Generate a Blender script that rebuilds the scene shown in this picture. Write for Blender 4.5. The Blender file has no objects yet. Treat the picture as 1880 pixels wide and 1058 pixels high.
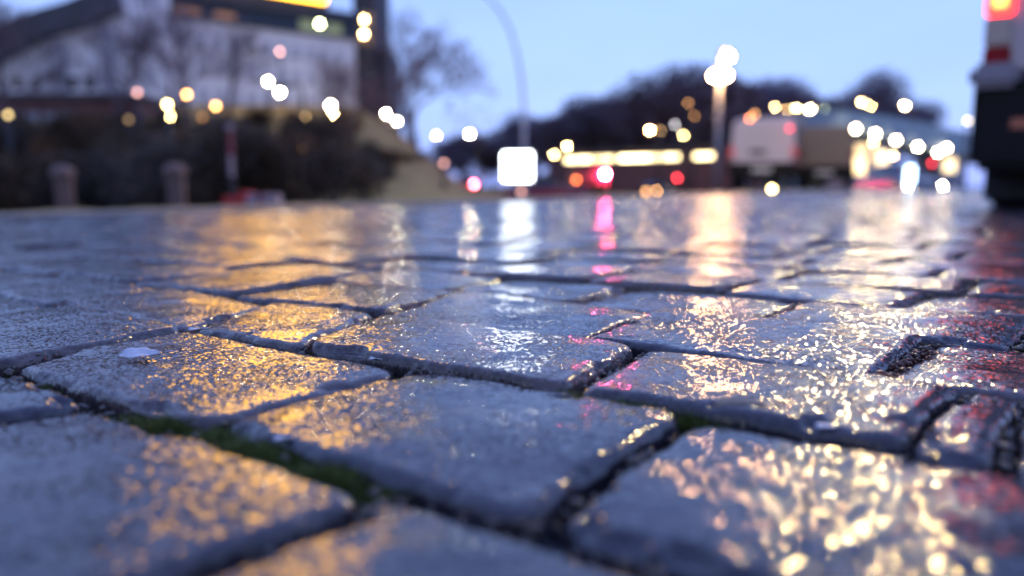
import bpy, bmesh, math, random
import numpy as np
from mathutils import Vector, Matrix
R = math.radians
random.seed(7)
S = bpy.context.scene
COL = S.collection

# ---------------------------------------------------------------- camera
F = 1462.2; TH = math.atan(187/F); CH = 0.12          # focal length in photo pixels, tilt, height
cam_d = bpy.data.cameras.new('camera'); cam = bpy.data.objects.new('camera', cam_d); COL.objects.link(cam)
cam.location = (0, 0, CH); cam.rotation_euler = (math.pi/2 - TH, 0, 0)
cam_d.sensor_width = 36; cam_d.lens = 36*F/1880
cam_d.clip_start = 0.01; cam_d.clip_end = 3000
cam_d.dof.use_dof = True; cam_d.dof.focus_distance = 0.60; cam_d.dof.aperture_fstop = 2.7
S.camera = cam

# ---------------------------------------------------------------- sky, weak dusk sun
world = bpy.data.worlds.new('World'); S.world = world; world.use_nodes = True
wn = world.node_tree.nodes; wl = world.node_tree.links
bg = wn['Background']
sky = wn.new('ShaderNodeTexSky'); sky.sky_type = 'NISHITA'; sky.sun_disc = False
sky.sun_elevation = R(4); sky.sun_rotation = R(215); sky.altitude = 100; sky.dust_density = 0.6; sky.ozone_density = 4
tc = wn.new('ShaderNodeTexCoord')
sep = wn.new('ShaderNodeSeparateXYZ'); wl.new(tc.outputs['Generated'], sep.inputs[0])
mp = wn.new('ShaderNodeMapping'); mp.inputs['Scale'].default_value = (1.2, 1.2, 3.6); wl.new(tc.outputs['Generated'], mp.inputs[0])
cn = wn.new('ShaderNodeTexNoise'); cn.inputs['Scale'].default_value = 1.6; cn.inputs['Detail'].default_value = 5; wl.new(mp.outputs[0], cn.inputs[0])
ramp = wn.new('ShaderNodeValToRGB')
el = ramp.color_ramp.elements
el[0].position = 0.0; el[0].color = (0.41, 0.54, 1.36, 1)
el[1].position = 0.24; el[1].color = (0.445, 0.65, 1.36, 1)
e = el.new(0.10); e.color = (0.50, 0.685, 1.36, 1)
e = el.new(0.6); e.color = (0.39, 0.57, 1.36, 1)
e = el.new(1.0); e.color = (0.33, 0.48, 1.30, 1)
wl.new(sep.outputs['Z'], ramp.inputs[0])
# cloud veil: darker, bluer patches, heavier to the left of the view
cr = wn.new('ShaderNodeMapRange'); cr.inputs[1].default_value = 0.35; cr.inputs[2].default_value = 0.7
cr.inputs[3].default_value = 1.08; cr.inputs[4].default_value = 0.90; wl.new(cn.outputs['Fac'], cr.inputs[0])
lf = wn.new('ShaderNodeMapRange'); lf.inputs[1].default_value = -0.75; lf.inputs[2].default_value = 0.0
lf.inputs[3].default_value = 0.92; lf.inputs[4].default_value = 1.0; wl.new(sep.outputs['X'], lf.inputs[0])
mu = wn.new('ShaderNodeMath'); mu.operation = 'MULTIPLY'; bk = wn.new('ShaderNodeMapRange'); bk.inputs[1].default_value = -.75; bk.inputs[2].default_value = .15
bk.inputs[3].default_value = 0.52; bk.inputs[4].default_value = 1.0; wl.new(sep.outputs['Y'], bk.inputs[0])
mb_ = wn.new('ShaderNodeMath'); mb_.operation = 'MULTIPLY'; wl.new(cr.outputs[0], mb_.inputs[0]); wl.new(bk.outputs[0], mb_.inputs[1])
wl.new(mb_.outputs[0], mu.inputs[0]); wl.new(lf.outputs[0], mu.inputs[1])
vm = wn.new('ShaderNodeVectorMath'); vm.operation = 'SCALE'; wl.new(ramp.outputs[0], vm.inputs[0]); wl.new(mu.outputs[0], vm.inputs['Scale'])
sk = wn.new('ShaderNodeVectorMath'); sk.operation = 'SCALE'; sk.inputs['Scale'].default_value = 0.05; wl.new(sky.outputs[0], sk.inputs[0])
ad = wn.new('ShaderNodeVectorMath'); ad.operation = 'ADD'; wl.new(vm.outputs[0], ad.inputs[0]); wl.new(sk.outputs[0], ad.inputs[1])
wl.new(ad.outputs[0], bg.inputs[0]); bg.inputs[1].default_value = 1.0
sun_d = bpy.data.lights.new('sun', 'SUN'); sun_d.energy = 0.06; sun_d.angle = R(20); sun_d.color = (1, .9, .8)
sun = bpy.data.objects.new('sun', sun_d); COL.objects.link(sun); sun.rotation_euler = (R(75), 0, R(-35))
S.view_settings.view_transform = 'Standard'; S.view_settings.look = 'None'; S.view_settings.exposure = 0
cy = S.cycles
cy.use_denoising = True; cy.max_bounces = 5; cy.diffuse_bounces = 2; cy.glossy_bounces = 3; cy.transmission_bounces = 3
cy.sample_clamp_indirect = 6; cy.sample_clamp_direct = 0; cy.caustics_reflective = False; cy.use_light_tree = True
cy.use_adaptive_sampling = False

# ---------------------------------------------------------------- helpers
def ray(px, py):
    a = (px-940)/F; b = (529-py)/F
    return Vector((a, math.cos(TH)+b*math.sin(TH), b*math.cos(TH)-math.sin(TH)))
def pt(px, py, Y):
    d = ray(px, py); t = Y/d.y
    return Vector((d.x*t, Y, CH+d.z*t))
def gpt(px, py, z=0):
    d = ray(px, py); t = (z-CH)/d.z
    return Vector((d.x*t, d.y*t, z))
def tag(o, label=None, cat=None, group=None, kind=None):
    if label: o['label'] = label
    if cat: o['category'] = cat
    if group: o['group'] = group
    if kind: o['kind'] = kind
    return o
def empty(name, loc=(0,0,0), rz=0, label=None, cat=None, group=None, kind=None):
    o = bpy.data.objects.new(name, None); COL.objects.link(o); o.location = loc; o.rotation_euler.z = rz
    o.empty_display_size = .1
    return tag(o, label, cat, group, kind)
def mesh_np(name, V, Q, mat, parent=None, smooth=True):
    me = bpy.data.meshes.new(name); V = np.asarray(V, dtype=np.float32); Q = np.asarray(Q, dtype=np.int32)
    k = Q.shape[1]
    me.vertices.add(len(V)); me.vertices.foreach_set('co', V.ravel())
    me.loops.add(Q.size); me.loops.foreach_set('vertex_index', Q.ravel())
    me.polygons.add(len(Q)); me.polygons.foreach_set('loop_start', np.arange(len(Q), dtype=np.int32)*k)
    me.polygons.foreach_set('use_smooth', np.full(len(Q), smooth))
    me.update(calc_edges=True); me.validate()
    me.materials.append(mat)
    o = bpy.data.objects.new(name, me); COL.objects.link(o)
    if parent: o.parent = parent
    return o
class MB:
    def __init__(s): s.v = []; s.f = []
    def add(s, V, Fc):
        n = len(s.v); s.v += [tuple(v) for v in V]; s.f += [tuple(i+n for i in f) for f in Fc]; return s
    def box(s, x0, x1, y0, y1, z0, z1, bev=0):
        if bev <= 0:
            V = [(x0,y0,z0),(x1,y0,z0),(x1,y1,z0),(x0,y1,z0),(x0,y0,z1),(x1,y0,z1),(x1,y1,z1),(x0,y1,z1)]
            return s.add(V, [(0,3,2,1),(4,5,6,7),(0,1,5,4),(1,2,6,5),(2,3,7,6),(3,0,4,7)])
        b = bmesh.new(); bmesh.ops.create_cube(b, size=1)
        for v in b.verts: v.co = Vector((x0+(v.co.x+.5)*(x1-x0), y0+(v.co.y+.5)*(y1-y0), z0+(v.co.z+.5)*(z1-z0)))
        bmesh.ops.bevel(b, geom=b.edges[:], offset=bev, segments=2, affect='EDGES')
        b.verts.index_update()
        s.add([v.co[:] for v in b.verts], [[v.index for v in f.verts] for f in b.faces]); b.free(); return s
    def tube(s, pts, rads, n=8, cap=True):
        pts = [Vector(p) for p in pts]
        if not hasattr(rads, '__len__'): rads = [rads]*len(pts)
        V = []; Fc = []
        for i, p in enumerate(pts):
            d = (pts[min(i+1, len(pts)-1)]-pts[max(i-1, 0)]).normalized()
            a = d.orthogonal().normalized() if i == 0 else (a - d*a.dot(d)).normalized()
            b = d.cross(a)
            for k in range(n):
                t = 2*math.pi*k/n; V.append(p+(a*math.cos(t)+b*math.sin(t))*rads[i])
        for i in range(len(pts)-1):
            for k in range(n): Fc.append((i*n+k, i*n+(k+1)%n, (i+1)*n+(k+1)%n, (i+1)*n+k))
        if cap: Fc.append(tuple(range(n))[::-1]); Fc.append(tuple((len(pts)-1)*n+k for k in range(n)))
        return s.add(V, Fc)
    def lathe(s, prof, c=(0,0,0), n=20, axis='z'):
        V = []; Fc = []
        for r, z in prof:
            for k in range(n):
                t = 2*math.pi*k/n; p = (r*math.cos(t), r*math.sin(t), z)
                if axis == 'y': p = (p[0], p[2], p[1])
                if axis == 'x': p = (p[2], p[0], p[1])
                V.append((p[0]+c[0], p[1]+c[1], p[2]+c[2]))
        for i in range(len(prof)-1):
            for k in range(n): Fc.append((i*n+k, i*n+(k+1)%n, (i+1)*n+(k+1)%n, (i+1)*n+k))
        return s.add(V, Fc)
    def sphere(s, c, r, n=10, m=7, sq=1):
        return s.lathe([(r*math.sin(math.pi*i/m)+1e-5, -r*sq*math.cos(math.pi*i/m)) for i in range(m+1)], c, n)
    def prism(s, poly, y0, y1, plane='xz'):
        n = len(poly); V = []
        for y in (y0, y1):
            for a, b in poly: V.append((a, y, b) if plane == 'xz' else ((y, a, b) if plane == 'yz' else (a, b, y)))
        Fc = [tuple(range(n)), tuple(range(2*n-1, n-1, -1))]
        for i in range(n): Fc.append((i, (i+1)%n+0, (i+1)%n+n, i+n)[::-1])
        return s.add(V, Fc)
    def build(s, name, mat, parent=None, smooth=False, bev=0):
        me = bpy.data.meshes.new(name); me.from_pydata(s.v, [], s.f)
        b = bmesh.new(); b.from_mesh(me)
        bmesh.ops.recalc_face_normals(b, faces=b.faces[:])
        b.to_mesh(me); b.free()
        if smooth: me.polygons.foreach_set('use_smooth', [True]*len(me.polygons))
        me.materials.append(mat)
        o = bpy.data.objects.new(name, me); COL.objects.link(o)
        if parent: o.parent = parent
        if bev:
            md = o.modifiers.new('bevel', 'BEVEL'); md.width = bev; md.segments = 2; md.limit_method = 'ANGLE'
        return o

# ---------------------------------------------------------------- materials
def mat(name, col, rough=.6, metal=0, var=0, scale=20, bump=0, bscale=None, spec=.5, coat=0, coord='Object'):
    m = bpy.data.materials.new(name); m.use_nodes = True; nt = m.node_tree; N = nt.nodes; L = nt.links
    p = N['Principled BSDF']; p.inputs['Base Color'].default_value = (*col, 1)
    p.inputs['Roughness'].default_value = rough; p.inputs['Metallic'].default_value = metal
    p.inputs['Specular IOR Level'].default_value = spec; p.inputs['Coat Weight'].default_value = coat
    t = N.new('ShaderNodeTexCoord')
    if var:
        n = N.new('ShaderNodeTexNoise'); n.inputs['Scale'].default_value = scale; n.inputs['Detail'].default_value = 5
        L.new(t.outputs[coord], n.inputs['Vector'])
        r = N.new('ShaderNodeValToRGB'); r.color_ramp.elements[0].position = .3; r.color_ramp.elements[1].position = .72
        r.color_ramp.elements[0].color = (*[c*(1-var) for c in col], 1); r.color_ramp.elements[1].color = (*[min(1, c*(1+var)) for c in col], 1)
        L.new(n.outputs['Fac'], r.inputs[0]); L.new(r.outputs[0], p.inputs['Base Color'])
    if bump:
        n2 = N.new('ShaderNodeTexNoise'); n2.inputs['Scale'].default_value = bscale or scale; n2.inputs['Detail'].default_value = 4
        L.new(t.outputs[coord], n2.inputs['Vector'])
        b = N.new('ShaderNodeBump'); b.inputs['Strength'].default_value = 1; b.inputs['Distance'].default_value = bump
        L.new(n2.outputs['Fac'], b.inputs['Height']); L.new(b.outputs[0], p.inputs['Normal'])
    return m
def emis(name, col, e):
    m = bpy.data.materials.new(name); m.use_nodes = True; N = m.node_tree.nodes
    p = N['Principled BSDF']; p.inputs['Base Color'].default_value = (.12,.12,.12,1)
    p.inputs['Emission Color'].default_value = (*col, 1); p.inputs['Emission Strength'].default_value = e
    return m

GRAIN_A, GRAIN_B = .04, .36
def stone_material():
    m = bpy.data.materials.new('wet_granite'); m.use_nodes = True; nt = m.node_tree; N = nt.nodes; L = nt.links
    p = N['Principled BSDF']
    g = N.new('ShaderNodeNewGeometry')
    def noise(sc, det=4, rough=.55):
        n = N.new('ShaderNodeTexNoise'); n.inputs['Scale'].default_value = sc; n.inputs['Detail'].default_value = det
        n.inputs['Roughness'].default_value = rough; L.new(g.outputs['Position'], n.inputs['Vector']); return n
    big = noise(6, 4); mid = noise(45, 5); fine = noise(420, 3, .6)
    r1 = N.new('ShaderNodeValToRGB')
    r1.color_ramp.elements[0].position = .32; r1.color_ramp.elements[0].color = (.020, .021, .029, 1)
    r1.color_ramp.elements[1].position = .70; r1.color_ramp.elements[1].color = (.105, .088, .085, 1)
    mx = N.new('ShaderNodeMath'); mx.operation = 'MULTIPLY_ADD'; mx.inputs[1].default_value = .5
    L.new(big.outputs['Fac'], mx.inputs[0])
    m2 = N.new('ShaderNodeMath'); m2.operation = 'MULTIPLY'; m2.inputs[1].default_value = .5
    L.new(mid.outputs['Fac'], m2.inputs[0]); L.new(m2.outputs[0], mx.inputs[2]); L.new(mx.outputs[0], r1.inputs[0])
    # mineral speckle
    vo = N.new('ShaderNodeTexVoronoi'); vo.inputs['Scale'].default_value = 380; L.new(g.outputs['Position'], vo.inputs['Vector'])
    sp = N.new('ShaderNodeMix'); sp.data_type = 'RGBA'; sp.blend_type = 'MULTIPLY'; sp.inputs[0].default_value = .55
    bw = N.new('ShaderNodeValToRGB'); bw.color_ramp.elements[0].color = (.5,.48,.5,1); bw.color_ramp.elements[1].color = (1.5,1.4,1.35,1)
    sx = N.new('ShaderNodeSeparateXYZ'); L.new(vo.outputs['Color'], sx.inputs[0]); L.new(sx.outputs[0], bw.inputs[0])
    L.new(r1.outputs[0], sp.inputs[6]); L.new(bw.outputs[0], sp.inputs[7])
    # each stone a little different
    oi = N.new('ShaderNodeAttribute'); oi.attribute_name = 'tone'; oi.attribute_type = 'GEOMETRY'
    tr = N.new('ShaderNodeValToRGB'); tr.color_ramp.elements[0].color = (.42,.48,.66,1); tr.color_ramp.elements[1].color = (1.65,1.38,1.2,1)
    L.new(oi.outputs['Fac'], tr.inputs[0])
    sp2 = N.new('ShaderNodeMix'); sp2.data_type = 'RGBA'; sp2.blend_type = 'MULTIPLY'; sp2.inputs[0].default_value = 1
    L.new(sp.outputs[2], sp2.inputs[6]); L.new(tr.outputs[0], sp2.inputs[7]); L.new(sp2.outputs[2], p.inputs['Base Color'])
    rr = N.new('ShaderNodeMapRange'); rr.inputs[1].default_value = .3; rr.inputs[2].default_value = .7
    rr.inputs[3].default_value = .09; rr.inputs[4].default_value = .16
    L.new(mid.outputs['Fac'], rr.inputs[0]); L.new(rr.outputs[0], p.inputs['Roughness'])
    p.inputs['IOR'].default_value = 1.5; p.inputs['Specular IOR Level'].default_value = .6
    b2 = N.new('ShaderNodeBump'); b2.inputs['Distance'].default_value = .0003; m3 = noise(110, 3)
    L.new(m3.outputs['Fac'], b2.inputs['Height'])
    # crystal grain: every millimetre-sized grain leans its own way
    def vsub(src, k):
        a = N.new('ShaderNodeVectorMath'); a.operation = 'SUBTRACT'; a.inputs[1].default_value = (.5,.5,.5); L.new(src, a.inputs[0])
        c = N.new('ShaderNodeVectorMath'); c.operation = 'SCALE'; c.inputs['Scale'].default_value = k; L.new(a.outputs[0], c.inputs[0]); return c.outputs[0]
    f1 = noise(900, 2); vg = N.new('ShaderNodeTexVoronoi'); vg.inputs['Scale'].default_value = 580; L.new(g.outputs['Position'], vg.inputs['Vector'])
    s1 = N.new('ShaderNodeVectorMath'); s1.operation = 'ADD'; L.new(vsub(f1.outputs['Color'], GRAIN_A), s1.inputs[0]); L.new(vsub(vg.outputs['Color'], GRAIN_B), s1.inputs[1])
    film = noise(13, 3); fr = N.new('ShaderNodeMapRange'); fr.inputs[1].default_value = .40; fr.inputs[2].default_value = .58; fr.inputs[3].default_value = .35; fr.inputs[4].default_value = 1.05
    L.new(film.outputs['Fac'], fr.inputs[0])
    s1b = N.new('ShaderNodeVectorMath'); s1b.operation = 'SCALE'; L.new(s1.outputs[0], s1b.inputs[0]); L.new(fr.outputs[0], s1b.inputs['Scale'])
    s2 = N.new('ShaderNodeVectorMath'); s2.operation = 'ADD'; L.new(b2.outputs[0], s2.inputs[0]); L.new(s1b.outputs[0], s2.inputs[1])
    s3 = N.new('ShaderNodeVectorMath'); s3.operation = 'NORMALIZE'; L.new(s2.outputs[0], s3.inputs[0]); L.new(s3.outputs[0], p.inputs['Normal'])
    return m
M_STONE = stone_material()
M_SOIL = mat('wet_soil', (.022,.018,.014), .45, var=.6, scale=60, bump=.004, bscale=180)
M_GRIT = mat('wet_grit', (.09,.075,.06), .18, var=.6, scale=300)
M_RUST = mat('rusty_earth', (.10,.032,.018), .3, var=.5, scale=200, bump=.002, bscale=400)
M_MOSS = mat('moss_green', (.12,.15,.03), .6, var=.55, scale=160)
M_WATER = mat('joint_water', (.012,.014,.018), .03, spec=.5)
M_ASPH = mat('wet_asphalt', (.045,.045,.05), .28, var=.3, scale=6, bump=.004, bscale=120)
M_GRASS = mat('lamplit_grass', (.27,.20,.06), .9, var=.6, scale=1.4, bump=.1, bscale=7)  # warm lamplight on the slope is mixed into this yellow
M_VERGE = mat('muddy_verge', (.30,.21,.07), .75, var=.5, scale=10, bump=.02, bscale=60)
M_KERB = mat('kerb_granite', (.20,.19,.19), .4, var=.3, scale=40, bump=.002, bscale=200)

# ---------------------------------------------------------------- noise in numpy
def vn(x, y, seed=0):
    xi = np.floor(x).astype(np.int64); yi = np.floor(y).astype(np.int64); fx = x-xi; fy = y-yi
    fx = fx*fx*fx*(fx*(fx*6-15)+10); fy = fy*fy*fy*(fy*(fy*6-15)+10)
    def h(a, b):
        n = (a*374761393 + b*668265263 + seed*1274126177) & 0xffffffff
        n = ((n ^ (n >> 13))*1274126177) & 0xffffffff
        return ((n ^ (n >> 16)) & 0xffff)/32767.5-1
    return (h(xi, yi)*(1-fx)+h(xi+1, yi)*fx)*(1-fy)+(h(xi, yi+1)*(1-fx)+h(xi+1, yi+1)*fx)*fy
def fbm(x, y, sc, oct=3, seed=0, g=.5):
    o = 0; a = 1
    for i in range(oct): o = o+a*vn(x*sc*2**i+13.7*i, y*sc*2**i-7.1*i, seed+i*17); a *= g
    return o

# ---------------------------------------------------------------- terrain
PH = R(37.7); CU, SU = math.cos(PH), math.sin(PH)
def uv2xy(u, v): return (CU*u+SU*v, -SU*u+CU*v)
KD = Vector((.56, 1)).normalized(); KN = Vector((-1, .56)).normalized(); K0 = Vector((-1.94, 3.02))
def sdist(x, y): return (x-K0.x)*KN.x+(y-K0.y)*KN.y            # > 0 beyond the kerb
def ground_h(x, y):
    x = np.asarray(x, float); y = np.asarray(y, float); s = sdist(x, y)
    base = np.where(s < .05, -.062, np.where(s < .55, -.012-.02*np.clip(s, 0, 1), -.12-.042*np.clip(s-2.5, 0, 11)))
    a = x/np.maximum(y, 1)
    k = np.clip((-.012-a)/.20, 0, 1); k = k*k*(3-2*k)
    rise = 5.6*k*np.clip((y-19)/30, 0, 1)
    # far wooded rise on the right
    k2 = np.clip((a+.03)/.2, 0, 1)*np.clip((.5-a)/.12, 0, 1); rise2 = 8*k2*np.clip((y-88)/40, 0, 1)
    return base+np.where(s > .55, rise, 0)+rise2+np.where((s > 2), .05*vn(x*.6, y*.6, 5), 0)*k
gu = empty('ground', label='grassy and paved ground beyond the cobbles', kind='structure')
rr = np.concatenate([np.array([1.5]), np.geomspace(2, 900, 150)]); aa = np.radians(np.linspace(-80, 80, 261))
RR, AA = np.meshgrid(rr, aa, indexing='ij'); X = RR*np.sin(AA); Y = RR*np.cos(AA)
Z = ground_h(X, Y); V = np.stack([X, Y, Z], -1).reshape(-1, 3)
nr, na = RR.shape
I = np.arange(nr*na).reshape(nr, na); Q = np.stack([I[:-1, :-1], I[:-1, 1:], I[1:, 1:], I[1:, :-1]], -1).reshape(-1, 4)
go = mesh_np('terrain', V, Q, M_GRASS, gu)
# street: asphalt strip beyond the verge, follows the ground a few mm above it
def strip(name, s0, s1, t0, t1, m, dz, ns=8, nt=120, parent=None):
    ss = np.linspace(s0, s1, ns); tt = t0+(t1-t0)*np.linspace(0, 1, nt)**1.6
    SS, TT = np.meshgrid(ss, tt, indexing='ij'); X = K0.x+KN.x*SS+KD.x*TT; Y = K0.y+KN.y*SS+KD.y*TT
    Z = (dz(X, Y) if callable(dz) else np.full_like(X, dz)); V = np.stack([X, Y, Z], -1).reshape(-1, 3)
    I = np.arange(ns*nt).reshape(ns, nt); Q = np.stack([I[:-1, :-1], I[:-1, 1:], I[1:, 1:], I[1:, :-1]], -1).reshape(-1, 4)
    return mesh_np(name, V, Q, m, parent)
road = strip('road', .62, 17, -6, 160, M_ASPH, lambda x, y: -.12-.042*np.clip(sdist(x, y)-2.5, 0, 11)+.012, 60)
tag(road, 'wet asphalt street beyond the verge', kind='structure')
verge = strip('verge', .06, .58, -6, 160, M_VERGE, lambda x, y: .004+.012*vn(x*9, y*9, 3), 14, 500)
tag(verge, 'muddy yellow-brown grass verge along the cobbles', kind='structure')
kb = MB()
t = -6.0
while t < 60:
    for s0, s1, z0, z1 in ((-.07, .05, -.1, .012),):
        a = K0+KD*t; b = K0+KD*(t+.98)
        P = [a+KN*s0, b+KN*s0, b+KN*s1, a+KN*s1]
        kb.add([(p.x, p.y, z0) for p in P]+[(p.x, p.y, z1) for p in P], [(0,3,2,1),(4,5,6,7),(0,1,5,4),(1,2,6,5),(2,3,7,6),(3,0,4,7)])
    t += 1.0
kerb = kb.build('kerb', M_KERB, bev=.006); tag(kerb, 'low granite kerb edging the cobbles', kind='structure')

# ---------------------------------------------------------------- cobblestones
pave = empty('cobblestone_pavement', label='wet granite cobblestones laid in rows', kind='structure')
CK = {0: .055, 1: .213, 2: .376, 3: .524, 4: .702, 5: .860, 6: 1.015, 7: 1.172}
def ck(k): return CK[k] if k in CK else (1.172+.158*(k-7) if k > 7 else .055+.158*k)
def Lk(k, u): return ck(k)+.05*max(-3, min(3, (u+.4)))*(1 if k < 12 else 1)
KNOWN = {0: [(-.93,-.93),(-.70,-.70),(-.476,-.457),(-.232,-.227),(-.01,-.015),(.22,.2)],
 1: [(-1.03,-1.03),(-.815,-.826),(-.601,-.636),(-.375,-.376),(-.166,-.174),(.05,.05),(.26,.26)],
 2: [(-1.29,-1.30),(-1.065,-1.10),(-.885,-.91),(-.636,-.714),(-.490,-.556),(-.255,-.284),(-.074,-.070),(-.036,-.044),(.15,.15)],
 3: [(-1.42,-1.42),(-1.2,-1.2),(-1.0,-1.0),(-.794,-.805),(-.557,-.604),(-.338,-.361),(-.121,-.118),(.10,.10)],
 4: [(-1.3,-1.3),(-1.07,-1.07),(-.86,-.86),(-.642,-.656),(-.462,-.466),(-.271,-.270),(-.06,-.06),(.16,.16)],
 5: [(-.98,-.98),(-.76,-.76),(-.55,-.55),(-.37,-.37),(-.180,-.174),(.05,.05)]}
def joints(k):
    J = list(KNOWN.get(k, []))
    rnd = random.Random(100+k)
    if not J: J = [(-.399 if k == 7 else rnd.uniform(-.5, -.3),)*2]
    while J[-1][0] < 30:
        d = rnd.choice([.17, .19, .205, .215, .225, .24]); t = rnd.uniform(-.012, .012); J.append((J[-1][0]+d, max(J[-1])+d+t))
        if J[-1][0] > 22: break
    while J[0][0] > -22:
        d = rnd.choice([.17, .19, .205, .215, .225, .24]); t = rnd.uniform(-.012, .012); J.insert(0, (J[0][0]-d, min(J[0])-d+t))
    return J
GAP = {}
def axis_pts(half, R_, n):
    e = np.array([0, .12, .3, .6, 1.0])*R_ if n > 6 else np.array([0, .35, 1.0])*R_
    inner = np.linspace(-half+R_, half-R_, max(3, n))[1:-1]
    return np.concatenate([-half+e, inner, (half-e)[::-1]])
def stone(P, res, rnd, zoff=0, gap=.006, fine=True):
    # P: corners bl, br, tr, tl in world xy; returns V, Q
    P = np.array(P); c = P.mean(0)
    L = (np.linalg.norm(P[1]-P[0])+np.linalg.norm(P[2]-P[3]))/2; W = (np.linalg.norm(P[3]-P[0])+np.linalg.norm(P[2]-P[1]))/2
    a = L/2; b = W/2; rc = min(rnd.uniform(.008, .020), a*.6); R_ = min(rnd.uniform(.005, .008) if fine else .007, a*.45)
    xs = axis_pts(a, R_, int(L/res)); ys = axis_pts(b, R_, int(W/res))
    dep = [.004, .012, .024, .045] if fine else [.012, .045]
    nd = len(dep); nx = len(xs)+2*nd; ny = len(ys)+2*nd
    def ext(v): return np.concatenate([np.full(nd, v[0]), v, np.full(nd, v[-1])])
    def ov(n): i = np.arange(n); return np.maximum(np.maximum(nd-i, i-(n-1-nd)), 0)
    XX, YY = np.meshgrid(ext(xs), ext(ys), indexing='ij'); OX, OY = np.meshgrid(ov(nx), ov(ny), indexing='ij')
    OV = np.maximum(OX, OY)
    # the skirt follows the outline only: where only one axis overflows the other keeps its value
    qx = np.abs(XX)-(a-rc); qy = np.abs(YY)-(b-rc); both = (qx > 0) & (qy > 0)
    mxq = np.maximum(qx, qy); ln = np.hypot(qx, qy)+1e-9
    sx = np.where(both, qx*mxq/ln, qx); sy = np.where(both, qy*mxq/ln, qy)
    x = np.sign(XX)*(a-rc+sx); y = np.sign(YY)*(b-rc+sy)
    d = np.where(both, rc-mxq, np.minimum(a-np.abs(XX), b-np.abs(YY)))
    s = (x/a+1)/2; t = (y/b+1)/2
    gs = gap+(.0022 if fine and L > .06 else 0)
    # inset for the joint
    g = gap; s2 = .5+(s-.5)*(1-2*gs/L); t2 = .5+(t-.5)*(1-2*g/W)
    wx = ((1-s2)*(1-t2))[..., None]*P[0]+(s2*(1-t2))[..., None]*P[1]+(s2*t2)[..., None]*P[2]+((1-s2)*t2)[..., None]*P[3]
    o = rnd.uniform(-50, 50)
    wob = .0026 if (fine and P[:, 1].mean() < .95) else .0013
    n1 = fbm(wx[..., 0]+o, wx[..., 1], 22, 3, 3)*wob; n2 = fbm(wx[..., 0], wx[..., 1]+o, 22, 3, 9)*wob
    edge = np.clip(1-d/.03, 0, 1)
    wx = wx.copy(); wx[..., 0] += n1*edge; wx[..., 1] += n2*edge
    X, Y = wx[..., 0], wx[..., 1]
    if fine:
        d = np.maximum(d+fbm(X+o, Y, 70, 3, 21)*.0012-np.clip(fbm(X-o, Y+o, 38, 3, 23)-.45, 0, .6)*.016, 0)
    k = np.clip(1-d/R_, 0, 1); rz = rnd.uniform(.004, .006)
    z = -rz*(1-np.sqrt(1-k*k*.985))
    z += -.0016*((x/a)**4+(y/b)**4)                               # worn crown
    far = 0 if fine else 1
    z += zoff + (x*rnd.uniform(-1, 1)*.020+y*rnd.uniform(-1, 1)*.022)*(1-.5*far)
    z += fbm(X+o, Y-o, 14, 3, 31)*(.0012-.0007*far)
    if fine:
        z += fbm(X, Y, 110, 2, 41)*.00018
        if res < .003: z += vn(X*330, Y*330, 51)*.00005
    D = np.concatenate([[0], dep])[OV]
    z = z-D
    cen = P.mean(0); bul = np.where(OV > 0, .0012*np.sin(np.minimum(OV, 3))-.0025*(OV == nd), 0)
    dirv = wx-cen; dl = np.linalg.norm(dirv, axis=-1)+1e-6
    X = X+dirv[..., 0]/dl*bul; Y = Y+dirv[..., 1]/dl*bul
    V = np.stack([X, Y, z], -1).reshape(-1, 3)
    I = np.arange(nx*ny).reshape(nx, ny); Q = np.stack([I[:-1, :-1], I[1:, :-1], I[1:, 1:], I[:-1, 1:]], -1).reshape(-1, 4)
    return V, Q
ZOFF = {(1, -.815): .0045, (1, -.601): -.001, (2, -.490): .0045, (2, -.255): .003, (1, -.375): .0}
stones = []
for k in range(-4, 105):
    J = joints(k)
    for i in range(len(J)-1):
        (b0, t0), (b1, t1) = J[i], J[i+1]
        P = [uv2xy(b0, Lk(k, b0)), uv2xy(b1, Lk(k, b1)), uv2xy(t1, Lk(k+1, t1)), uv2xy(t0, Lk(k+1, t0))]
        cx = sum(p[0] for p in P)/4; cyy = sum(p[1] for p in P)/4
        if cyy < -.5 or cyy > 13.4 or abs(cx) > .72*max(cyy, 0)+.55: continue
        if max(sdist(*p) for p in P) > -.07: continue
        stones.append((cyy, cx, k, i, P, b0))
def vis(s):
    return abs(s[1]) < .66*s[0]+.10 and s[0] > .17
near = sorted([s for s in stones if vis(s)], key=lambda s: s[0])[:97]
near_ids = {(s[2], s[3]) for s in near}
def set_tone(o, arr):
    at = o.data.attributes.new('tone', 'FLOAT', 'POINT'); at.data.foreach_set('value', np.asarray(arr, dtype=np.float32))
VV = []; QQ = []; TT = []; off = 0
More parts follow.
